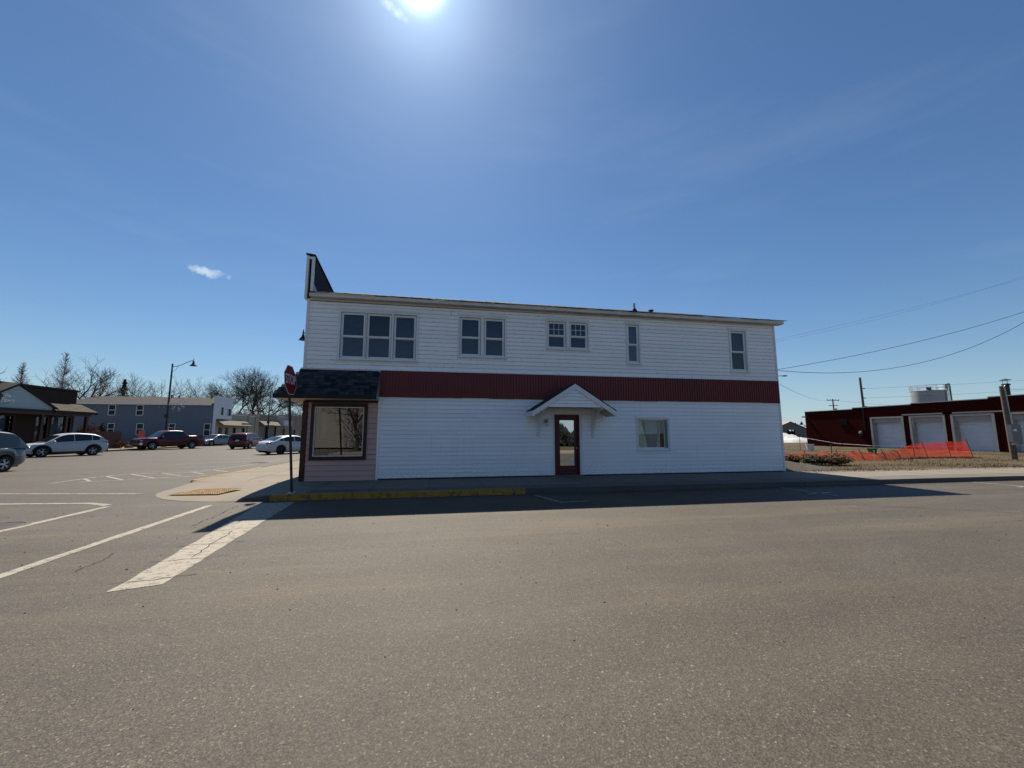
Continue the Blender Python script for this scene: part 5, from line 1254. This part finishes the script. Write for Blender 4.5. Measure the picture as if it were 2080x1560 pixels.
def conifer(x, y, h, w, label, seed, group=None):
    r = random.Random(seed); t = thing('pine_tree', label, 'tree', (x, y, 0), 0, group)
    MB().tube((x, y, 0), (x, y, h * .95), .2, .04, 7).build('trunk', 'bark_dark', t); mb = MB()
    for i in range(1500):
        f = r.random() ** .8; z = h * (.18 + .82 * f); rad = w * (1 - f) ** .75 * r.uniform(.25, 1.05) * (.85 + .3 * math.sin(z * 5)); a = r.uniform(0, 6.28); s = r.uniform(.16, .34)
        p = Vector((x + rad * math.cos(a), y + rad * math.sin(a), z)); d = Vector((math.cos(a), math.sin(a), r.uniform(-.3, .6))) * s; b = Vector((-math.sin(a), math.cos(a), r.uniform(-.4, .4))) * s * .45
        mb.add([p - b, p + d, p + b, p + Vector((0, 0, s * .4))], [(0, 1, 2), (0, 2, 3)])
    mb.build('crown', 'needles', t); return t
conifer(-50, 67, 11.0, 1.9, 'dark pine among the bare trees over the long house roof', 5)
# brush massed under the oaks
th = MB(); r = random.Random(77)
for i in range(1000):
    x, y = r.uniform(-64, -29), r.uniform(108, 140); p = Vector((x, y, 0)); d = Vector((r.gauss(0, .25), r.gauss(0, .25), 1)).normalized(); L = r.uniform(4, 8.5)
    th.tube(p, p + d * L, .09, .03, 3, False)
    for k in range(14):
        q = p + d * L * r.uniform(.25, 1); e = q + Vector((r.gauss(0, .8), r.gauss(0, .8), r.gauss(.7, .5))).normalized() * r.uniform(.7, 2.2); th.tube(q, e, .036, .016, 3, False)
stuff(th.build('brush', 'bark_dark'), 'dark brushwood massed behind the low shops', 'brush')

# ------------------------------------------------------------------ right-hand side: red garage
GX = 50.0
RG = thing('garage_building', 'long dark red garage building with white overhead doors', 'building', (GX, 15, .1))
segs = [(29.2, 23.25, 4.28), (23.25, 17.55, 4.42), (17.55, 11.9, 4.52), (11.9, -6, 4.66)]
doors = [(18.45, 21.35), (15.10, 17.72), (11.75, 14.45), (7.3, 10.75), (2.6, 6.0)]
dh = [(a - .12, b + .12, .1, 3.34) for a, b in doors]
mb = MB()
for (a, b, h) in segs: holes_wall(mb, b, a, .05, h, dh, GX + .03, GX + .25, 'x')
mb.box(GX + .25, GX + 14, 28.95, 29.2, .05, 4.2); mb.box(GX + .25, GX + 14, -6, 29, 3.9, 4.0); mb.build('wall', 'red_board', RG)
for (a, b, h) in segs:
    z = .12
    while z < h - .05:
        hh = min(.205, h - z); cuts = [(b, a)]
        for d0, d1, c, d in dh:
            if z + .1 < d: cuts = [q for p0, p1 in cuts for q in ((p0, min(p1, d0)), (max(p0, d1), p1)) if q[1] - q[0] > .05]
        for p, q in cuts:
            MB().hexa([(GX, p, z), (GX + .03, p, z), (GX + .03, q, z), (GX, q, z), (GX + .022, p, z + hh), (GX + .03, p, z + hh), (GX + .03, q, z + hh), (GX + .022, q, z + hh)]).build('siding_board', 'red_board', RG)
        z += .205
    MB().box(GX - .06, GX + .35, b, a, h, h + .07).build('coping', 'galv', RG)
for a, b in doors:
    F = MB().box(GX - .03, GX + .14, a - .12, a + .06, .1, 3.34).box(GX - .03, GX + .14, b - .06, b + .12, .1, 3.34).box(GX - .03, GX + .14, a + .06, b - .06, 3.18, 3.34).build('door_frame', 'garage_frame', RG)
    MB().box(GX + .15, GX + .25, a + .06, b - .06, 2.72, 3.18).build('head_panel', 'garage_frame', F)
    MB().box(GX + .15, GX + .45, a + .06, a + .16, .1, 2.72).build('jamb', 'garage_frame', F); MB().box(GX + .15, GX + .45, b - .16, b - .06, .1, 2.72).build('jamb', 'garage_frame', F)
    for k in range(5):
        z0_ = .1 + k * .526; MB().hexa([(GX + .45, a + .16, z0_), (GX + .5, a + .16, z0_), (GX + .5, b - .16, z0_), (GX + .45, b - .16, z0_), (GX + .455, a + .16, z0_ + .518), (GX + .5, a + .16, z0_ + .518), (GX + .5, b - .16, z0_ + .518), (GX + .455, b - .16, z0_ + .518)]).build('door_panel', 'garage_white', F)
for (a, b) in ((14.6, 18.3), (10.9, 15.0)): MB().box(GX - .04, GX - .001, a - .2, b + .1, 3.40, 3.52).build('lintel', 'red_trim', RG)
vt = MB().box(GX - .05, GX, 23.9, 24.75, 2.5, 3.2).build('vent', 'black', RG)
for k in range(5): MB().box(GX - .07, GX - .051, 23.9, 24.75, 2.56 + k * .125, 2.60 + k * .125).build('louvre', 'black', vt)
MB().box(GX - .05, GX + .0, 22.0, 22.16, 1.2, 4.35).build('conduit', 'black', RG); MB().box(GX - .16, GX - .001, 22.2, 22.65, 1.35, 2.0).build('meter_box', 'black', RG)
MB().lathe([(0, GX - .30), (.14, GX - .29), (.16, GX - .17), (.16, GX - .16)], (0, 22.45, 1.72), 'x', 12).build('meter', 'galv', RG)
MB().box(GX - .4, GX + .0, 29.0, 29.3, 3.6, 3.75).build('gutter_end', 'red_trim', RG)
stk = MB().tube((50.8, 11.1, 4.3), (50.8, 11.1, 5.75), .19, .19, 12).build('stove_pipe', 'lamp_black', RG, True)
MB().lathe([(.0, 6.16), (.34, 6.05), (.34, 6.03), (0, 6.05)], (50.8, 11.1, 0), n=14).build('cap', 'lamp_black', stk); MB().lathe([(.19, 5.72), (.26, 5.72), (.26, 5.62), (.19, 5.6)], (50.8, 11.1, 0), n=14).build('collar', 'lamp_black', stk)
for a in (0, 2.1, 4.2): MB().tube((50.8 + .17 * math.cos(a), 11.1 + .17 * math.sin(a), 5.7), (50.8 + .17 * math.cos(a), 11.1 + .17 * math.sin(a), 6.05), .012, .012, 4).build('strut', 'lamp_black', stk)
# pole with the meter cabinet
mp = thing('meter_pole', 'grey pole with an electric meter cabinet in front of the red garage', 'pole', (38.16, 4.42, .1))
MB().tube((38.16, 4.42, 0), (38.02, 4.42, 4.5), .15, .13, 12).build('pole', 'wood_pole', mp, True)
cab = MB().box(37.50, 37.83, 4.0, 4.20, 1.15, 2.16).box(37.87, 38.30, 4.02, 4.24, 1.0, 2.16).build('cabinet', 'grey_box', mp)
MB().lathe([(.0, 3.86), (.11, 3.87), (.12, 3.98), (.12, 4.0)], (37.65, 0, 1.82), 'y', 14).build('meter', 'chrome', cab)
for x, z in ((37.68, 1.02), (37.98, .95), (38.2, 1.12)): MB().ell((x, 4.1, z), .09, .07, .09).build('fitting', 'galv', cab)
MB().path([(38.05, 4.25, 2.1), (37.93, 4.25, 4.2), (37.9, 4.25, 4.45), (37.98, 4.25, 4.52)], .03, 6).build('conduit', 'galv', mp)
hk = MB().path([(38.02, 4.42, 4.35), (38.5, 4.42, 4.33)], .025, 5).build('hook', 'lamp_black', mp)
# tank
tk = thing('storage_tank', 'pale steel storage tank with railings rising behind the red garage', 'tank', (95.1, 45.5, 0)); T0, TZ = (95.1, 45.5), 9.5
for k in range(4):
    za, zb_ = TZ * k / 4, TZ * (k + 1) / 4; MB().lathe([(2.45, za), (2.45, zb_ - .04), (2.41, zb_ - .03), (2.41, zb_)], (*T0, 0), n=36).build('shell_ring', 'steel_tank', tk, True)
MB().lathe([(0, TZ + .35), (1.5, TZ + .2), (2.47, TZ), (2.43, TZ - .02)], (*T0, 0), n=36).build('roof', 'steel_tank', tk)
mb = MB(); ring = [(T0[0] + 2.48 * math.cos(R(a)), T0[1] + 2.48 * math.sin(R(a))) for a in range(0, 361, 15)]
for z in (TZ + .5, TZ + 1.0): mb.path([(x, y, z) for x, y in ring], .035, 5)
for x, y in ring[:-1:2]: mb.tube((x, y, TZ - .1), (x, y, TZ + 1.0), .03, .03, 5)
mb.build('railing', 'galv', tk)
MB().path([(96.2, 43.2, TZ), (96.0, 43.3, TZ + 1.0), (96.8, 43.3, TZ + 1.2), (97.4, 43.6, TZ + .6), (97.9, 43.9, TZ - .3), (98.0, 43.9, 3)], .14, 8).build('pipe', 'grey_box', tk, True)
mb = MB()
for dx in (-.28, .28): mb.tube((95.7 + dx, 43.0, 0), (95.7 + dx, 43.0, TZ + 1), .05, .05, 5)
for k in range(26): mb.tube((95.42, 43.0, .5 + k * .35), (95.98, 43.0, .5 + k * .35), .03, .03, 4)
mb.build('ladder', 'grey_box', tk); MB().box(93.2, 93.7, 44.0, 44.5, TZ, TZ + .6).build('hatch', 'lamp_black', tk)
# far poles
tp_ = thing('transmission_pole', 'single slender pole with side insulators left of the storage tank', 'utility pole', (83, 47.8, 0))
MB().tube((83.0, 47.8, 0), (82.75, 47.8, 12.1), .24, .17, 9).build('pole', 'wood_pole', tp_)
for z in (10.0, 8.2, 6.6): MB().tube((82.85, 47.75, z), (83.55, 47.75, z + .02), .06, .09, 6).build('insulator', 'lamp_black', tp_)
cp = thing('cross_arm_pole', 'distant wooden utility pole with two cross-arms above the red garage', 'utility pole', (111.4, 78.1, 0))
MB().tube((111.4, 78.1, 0), (111.4, 78.1, 11.0), .2, .15, 8).build('pole', 'wood_pole', cp)
for z, w in ((10.55, 2.0), (9.1, 1.5)): MB().box(111.4 - w, 111.4 + w, 78.0, 78.15, z, z + .16).build('cross_arm', 'wood_pole', cp)
for x in (-1.8, -.9, .9, 1.8): MB().tube((111.4 + x, 78.05, 10.7), (111.4 + x, 78.05, 11.0), .07, .05, 6).build('insulator', 'lamp_black', cp)
MB().tube((112.1, 78.1, 7.2), (112.1, 78.1, 8.4), .28, .28, 10).build('transformer', 'grey_box', cp)
cl_ = thing('road_light', 'curved arm road light showing behind the right end of the white building', 'street lamp', (36.6, 20.5, .1))
MB().tube((36.6, 20.5, .1), (36.9, 20.5, 7.0), .1, .07, 8).build('pole', 'galv', cl_)
MB().path([(36.9, 20.5, 6.9), (37.3, 20.5, 7.2), (37.9, 20.5, 7.38), (38.5, 20.5, 7.42)], .035, 6).build('arm', 'galv', cl_)
MB().ell((38.75, 20.5, 7.42), .36, .16, .08).build('lamp_head', 'grey_box', cl_)
up = thing('service_pole', 'wooden service pole just beyond the right edge of the picture', 'utility pole', (40.5, .2, .1))
MB().tube((40.5, .2, 0), (40.5, .2, 12.5), .17, .12, 9).build('pole', 'wood_pole', up); MB().box(39.4, 41.6, .1, .25, 11.6, 11.75).build('cross_arm', 'wood_pole', up)
def wire(a, b, sag, label, n=40, r_=.011):
    a, b = Vector(a), Vector(b); mb = MB(); pts = []
    for i in range(n + 1):
        t = i / n; p = a.lerp(b, t); p.z -= sag * 4 * t * (1 - t); pts.append(p)
    mb.path(pts, r_, 4); return solo(mb, 'overhead_wire', 'wire', label, 'wire', 'overhead wires', a)
wire((17.93, .1, 4.25), (40.5, .2, 10.2), .55, 'upper of the two heavy wires rising from the white building', r_=.012)
wire((17.93, .1, 4.23), (40.5, .2, 12.0), 2.3, 'sagging lower heavy wire rising from the white building', r_=.012)
wire((17.95, .15, 5.5), (41.4, .2, 11.8), .2, 'topmost faint thin wire leaving the upper corner of the white building', r_=.0035)
wire((17.95, .15, 5.42), (39.6, .2, 11.8), .45, 'second faint thin wire below the topmost one', r_=.003)
wire((36.9, 20.5, 7.1), (111.0, 78, 10.7), 1.0, 'thin wire dropping from the road light to the cross-arm pole', r_=.016)
wire((112, 78, 10.6), (150, 60, 7), .6, 'thin wire falling right from the cross-arm pole', r_=.02)
for k, z in enumerate((10.0, 8.2, 6.6)):
    wire((83.5, 47.75, z), (190, 5, z + 9), 1.5, ('highest', 'middle', 'lowest')[k] + ' faint power line right of the slender pole', r_=.018)
wire((38.5, 4.42, 4.33), (47, 4, 5.6), .35, 'short service wire leaving the meter pole to the right', r_=.012)
# orange safety netting on leaning stakes
nt = thing('safety_fence', 'sagging orange plastic safety fence on leaning stakes before the red garage', 'fence', (31, 5.6, .1))
path_ = [(23.9, 6.3, .32, -.35), (25.0, 5.6, .40, -.42), (26.2, 5.2, .45, -.5), (27.3, 5.2, .42, -.55), (28.3, 5.15, .50, -.5), (29.7, 5.15, .40, -.55), (31.0, 5.5, .45, -.45), (32.0, 5.8, .58, -.35), (33.2, 6.2, .74, -.3), (34.4, 6.5, .86, -.25), (35.6, 6.3, .98, -.2), (36.6, 6.15, 1.0, -.25), (37.7, 6.0, 1.02, -.45)]
def net_pt(s, v):
    k = min(int(s), len(path_) - 2); f = s - k; a, b = path_[k], path_[k + 1]; q = [a[i] * (1 - f) + b[i] * f for i in range(4)]
    wob = .05 * math.sin(s * 5.1) + .03 * math.sin(s * 11 + v * 3)
    return Vector((q[0] + q[3] * v * .9, q[1] + wob * v + .12 * v, .11 + q[2] * v + .03 * math.sin(s * 7) * v))
net = MB(); NS = 300; NV = 13; mxs = len(path_) - 1.0001
for j in range(NV):
    v = j / (NV - 1); rows = [[net_pt(mxs * i / NS, max(0, v - .018)), net_pt(mxs * i / NS, min(1, v + .018))] for i in range(NS + 1)]; net.grid(rows)
for i in range(NS):
    s = mxs * i / NS; ds = mxs / NS * .32; net.grid([[net_pt(s, j / 8), net_pt(s + ds, j / 8)] for j in range(9)])
stuff(net.build('netting', 'orange_net', nt))
for (s, h, lx) in ((1.0, .55, -.5), (2.5, .6, -.5), (4.0, .65, -.55), (5.2, .65, -.6), (6.6, .5, -.5), (8.2, 1.2, -.06), (9.3, .95, -.35), (10.6, 1.0, -.12), (12, 1.2, -.32)):
    p = net_pt(s, 0); MB().tube(p - Vector((0, .02, .15)), p + Vector((lx * h, .05, h)), .017, .017, 5).build('stake', 'post_metal', nt)
for k, (x, y, h, lab) in enumerate(((37.4, 18.1, 1.4, 'thin iron stake near the corner of the red garage'), (25.85, 5.0, 1.05, 'dark upright stake left in the orange netting'))):
    mb = MB().tube((x, y, 0), (x + .03, y, h + .1), .022, .022, 6).box(x - .05, x + .05, y - .03, y + .03, h - .1, h - .04); solo(mb, 'iron_stake', 'post_metal', lab, 'stake', 'iron stakes')
rp_ = MB().path([(37.4, 18.1, 1.3), (38.6, 15.6, .75), (39.5, 13.5, .62), (42, 11.5, .6), (46, 10.5, .62)], .018, 5); solo(rp_, 'barrier_rope', 'white_plastic', 'pale rope strung low in front of the red garage', 'rope')
for k, (x, y, lab) in enumerate(((24.3, 6.4, 'short white stake at the left end of the orange netting'), (24.1, 4.9, 'white stake behind the rusty bushes'), (25.0, 4.8, 'white stake standing inside the orange netting'), (28.6, 4.9, 'white stake midway along the sagging orange netting'))):
    solo(MB().tube((x, y, .08), (x + .02, y, .62), .018, .014, 6).ell((x + .02, y, .64), .022, .022, .03), 'marker_stake', 'white_plastic', lab, 'stake', 'white marker stakes')
bk = thing('bucket', 'white plastic bucket in front of the red garage wall', 'bucket', (37.2, 16.9, .1)); MB().lathe([(0, .1), (.24, .1), (.30, .62), (.32, .62), (.32, .66), (.28, .66), (.22, .14), (0, .14)], (37.2, 16.9, 0), n=16).build('pail', 'white_plastic', bk, True)
MB().path([(36.9, 16.9, .6), (36.95, 16.75, .4), (37.2, 16.62, .33), (37.45, 16.75, .4), (37.5, 16.9, .6)], .012, 4).build('handle', 'galv', bk)
gb = thing('green_crate', 'small green plastic tub on the lot before the first garage door', 'tub', (36.5, 11.1, .1)); MB().hexa([(36.34, 10.95, .1), (36.66, 10.95, .1), (36.66, 11.25, .1), (36.34, 11.25, .1), (36.30, 10.9, .48), (36.70, 10.9, .48), (36.70, 11.3, .48), (36.30, 11.3, .48)]).build('tub', 'green_plastic', gb)
MB().box(36.27, 36.73, 10.87, 11.33, .48, .53).build('rim', 'green_plastic', gb)
GB = 'rusty bushes beside the white building'
for k, (x, y, rx, rz, lab) in enumerate(((21.3, 4.5, .50, .28, 'small dark green bush nearest the white building'), (22.0, 3.9, .62, .22, 'low rusty bush second from the white building'), (22.7, 3.25, .72, .24, 'dark bush with rusty tips in the middle of the row'), (23.5, 2.75, .80, .26, 'rusty bush with dark leaves at the right end of the row'))):
    shrub('rusty_bush', (x, y, .1 + rz), rx, rx * .8, rz, lab, 'shrub_green', 40 + k, 2000, .062, GB, 'shrub_rust' if k else None)
# gravel bank against the building, tufts of dry grass
rows = []
for j in range(15):
    rows.append([])
    for i in range(25):
        x, y = 17.9 + 6.5 * i / 24, -.55 + 5.5 * j / 14; d = math.hypot((x - 18.2) / 4.0, (y - 2.6) / 2.5)
        rows[-1].append((x, y,   .095 + .66 * max(0, 1 - d) ** 1.2 + (rnd.uniform(0, .025) if d < 1 else 0)))
solo(MB().grid(rows), 'gravel_bank', 'gravel', 'low grey gravel bank at the right corner of the white building', 'gravel')
rg = random.Random(5); gr, gd = MB(), MB()
for i in range(15000):
    y = -.4 + rg.random() ** 1.6 * 22; x = 18.6 + rg.random() * (14 + y * 1.9)
    if math.sin(x * .9) + math.sin(y * 1.7 + x * .4) + rg.gauss(0, .8) < -.1: continue
    h = rg.uniform(.03, .11) * (1.6 if rg.random() < .05 else 1); a = rg.uniform(0, 6.28); w = .012; lx, ly = rg.gauss(0, .04), rg.gauss(0, .04)
    (gr if rg.random() < .7 else gd).add([(x - w * math.cos(a), y - w * math.sin(a), .095), (x + w * math.cos(a), y + w * math.sin(a), .095), (x + lx, y + ly, .1 + h)], [(0, 1, 2)])
stuff(gr.build('dry_grass', 'straw'), 'dry straw-coloured grass on the vacant lot', 'grass'); stuff(gd.build('dead_weeds', 'straw_dark'), 'brown dead weeds on the vacant lot', 'weeds')
cl2 = MB()
for i in range(500):
    s = rg.uniform(6.0, 11.9); p = net_pt(s, 0); x, y = p.x + rg.gauss(0, .12), p.y - .1 + rg.gauss(0, .12); r0 = rg.uniform(.03, .09)
    cl2.add([(x - r0, y - r0, .09), (x + r0, y - r0 * .7, .09), (x + r0 * .8, y + r0, .09), (x - r0, y + r0 * .8, .09), (x + rg.gauss(0, .02), y, .09 + r0 * 1.2)], [(0, 1, 4), (1, 2, 4), (2, 3, 4), (3, 0, 4)])
stuff(cl2.build('dirt_clods', 'gravel'), 'dark clods of turned earth along the foot of the orange fence', 'soil')
# far shed, snow heap, wood
sd_ = thing('machine_shed', 'distant tan machine shed with an open dark doorway', 'building', (99, 80, 0))
mb = MB(); holes_wall(mb, 93.5, 104.6, 0, 2.7, [(98.0, 100.6, 0, 2.55)], 80.2, 80.4); mb.add([(93.5, 80.3, 2.7), (104.6, 80.3, 2.7), (99.05, 80.3, 4.7)], [(0, 1, 2)]); mb.box(93.5, 104.6, 89, 89.2, 0, 2.7); mb.box(93.5, 93.7, 80.4, 89, 0, 2.7); mb.build('wall', 'tan_shed', sd_)
for sg in (-1, 1):
    p = lambda s, y, l: (99.05 + sg * 5.9 * (1 - s), y, 2.60 + 2.12 * s + l)
    MB().hexa([p(0, 79.9, 0), p(1, 79.9, 0), p(1, 89.6, 0), p(0, 89.6, 0), p(0, 79.9, .1), p(1, 79.9, .1), p(1, 89.6, .1), p(0, 89.6, .1)]).build('roof', 'tan_roof', sd_)
s2 = thing('low_shed', 'small pale-roofed shed at the end of the tan machine shed', 'building', (107, 84, 0)); MB().box(104.8, 111, 83, 89, 0, 2.2).build('wall', 'tan_shed', s2)
MB().hexa([(104.7, 82.8, 2.2), (111.2, 82.8, 2.2), (111.2, 86, 3.2), (104.7, 86, 3.2), (104.7, 82.8, 2.3), (111.2, 82.8, 2.3), (111.2, 86, 3.3), (104.7, 86, 3.3)]).build('roof', 'white_siding', s2)
rows = []; rs = random.Random(9)
for j in range(17):
    rows.append([])
    for i in range(33):
        u, v = i / 32 * 2 - 1, j / 16 * 2 - 1; d = math.sqrt(u * u + v * v); h = max(0, 1 - d) ** .7 * (1 + .25 * math.sin(u * 6) + .2 * math.sin(v * 5 + u * 3)) * 1.25
        rows[-1].append((63 + u * 7.0, 46.5 + v * 4, .06 + max(0, h + (rs.uniform(-.16, .16) if d < .95 else 0))))
solo(MB().grid(rows), 'snow_heap', 'snow_white', 'heap of old white snow between the white building and red garage', 'snow', smooth=True)
fw = MB(); r = random.Random(31)
for i in range(4600):
    x = r.uniform(-60, 420); y = 330 - max(0, x - 150) * .75 + r.uniform(-12, 12); h = 6.5 + 2.2 * math.sin(x * .13) + 1.5 * math.sin(x * .41); z = r.uniform(0, h); s = r.uniform(.6, 1.5); a = r.uniform(0, 3.14)
    fw.add([(x - s * math.cos(a), y - s * math.sin(a), z), (x + s * math.cos(a), y + s * math.sin(a), z), (x + r.uniform(-.3, .3), y, z + s * r.uniform(1.2, 2.4))], [(0, 1, 2)])
stuff(fw.build('distant_wood', 'far_wood'), 'dark line of distant conifer wood behind the sheds', 'woods')
# across the street, behind the viewer: seen only mirrored in the door and shop glass
bare_tree(-3.4, -27, 8.0, .45, 'bare tree mirrored in the shop window', 62, 'bark_dark', .22, .3, 5, group=None)
ops = thing('reflection_block', 'grey-brown stand-in block across the street, added for the grey reflection in the shop window', 'building', (-14, -33, SW))  # added unseen block, gives the shop glass its mid-grey reflection
MB().box(-32, 4, -38, -31, SW, 5.5).build('wall', 'tan_shed', ops); MB().box(-32.3, 4.3, -38.3, -30.7, 5.5, 5.8).build('roof', 'brown_roof', ops)
ob = MB(); r = random.Random(63)  # added unseen dark mass, top sloped to shape the door glass reflection
for i in range(6000):
    x = r.uniform(8, 24); y = r.uniform(-39, -35); h = max(.6, 4.6 - max(0, x - 17) * .86); z = r.uniform(0, h); s = r.uniform(.25, .7); a = r.uniform(0, 3.14)
    ob.add([(x - s * math.cos(a), y - s * math.sin(a), z), (x + s * math.cos(a), y + s * math.sin(a), z), (x + r.uniform(-.3, .3), y, z + s * r.uniform(1.0, 2.0))], [(0, 1, 2)])
stuff(ob.build('reflection_mass', 'far_wood'), 'dark stand-in mass across the street, added for the dark reflection in the door glass', 'hedge')
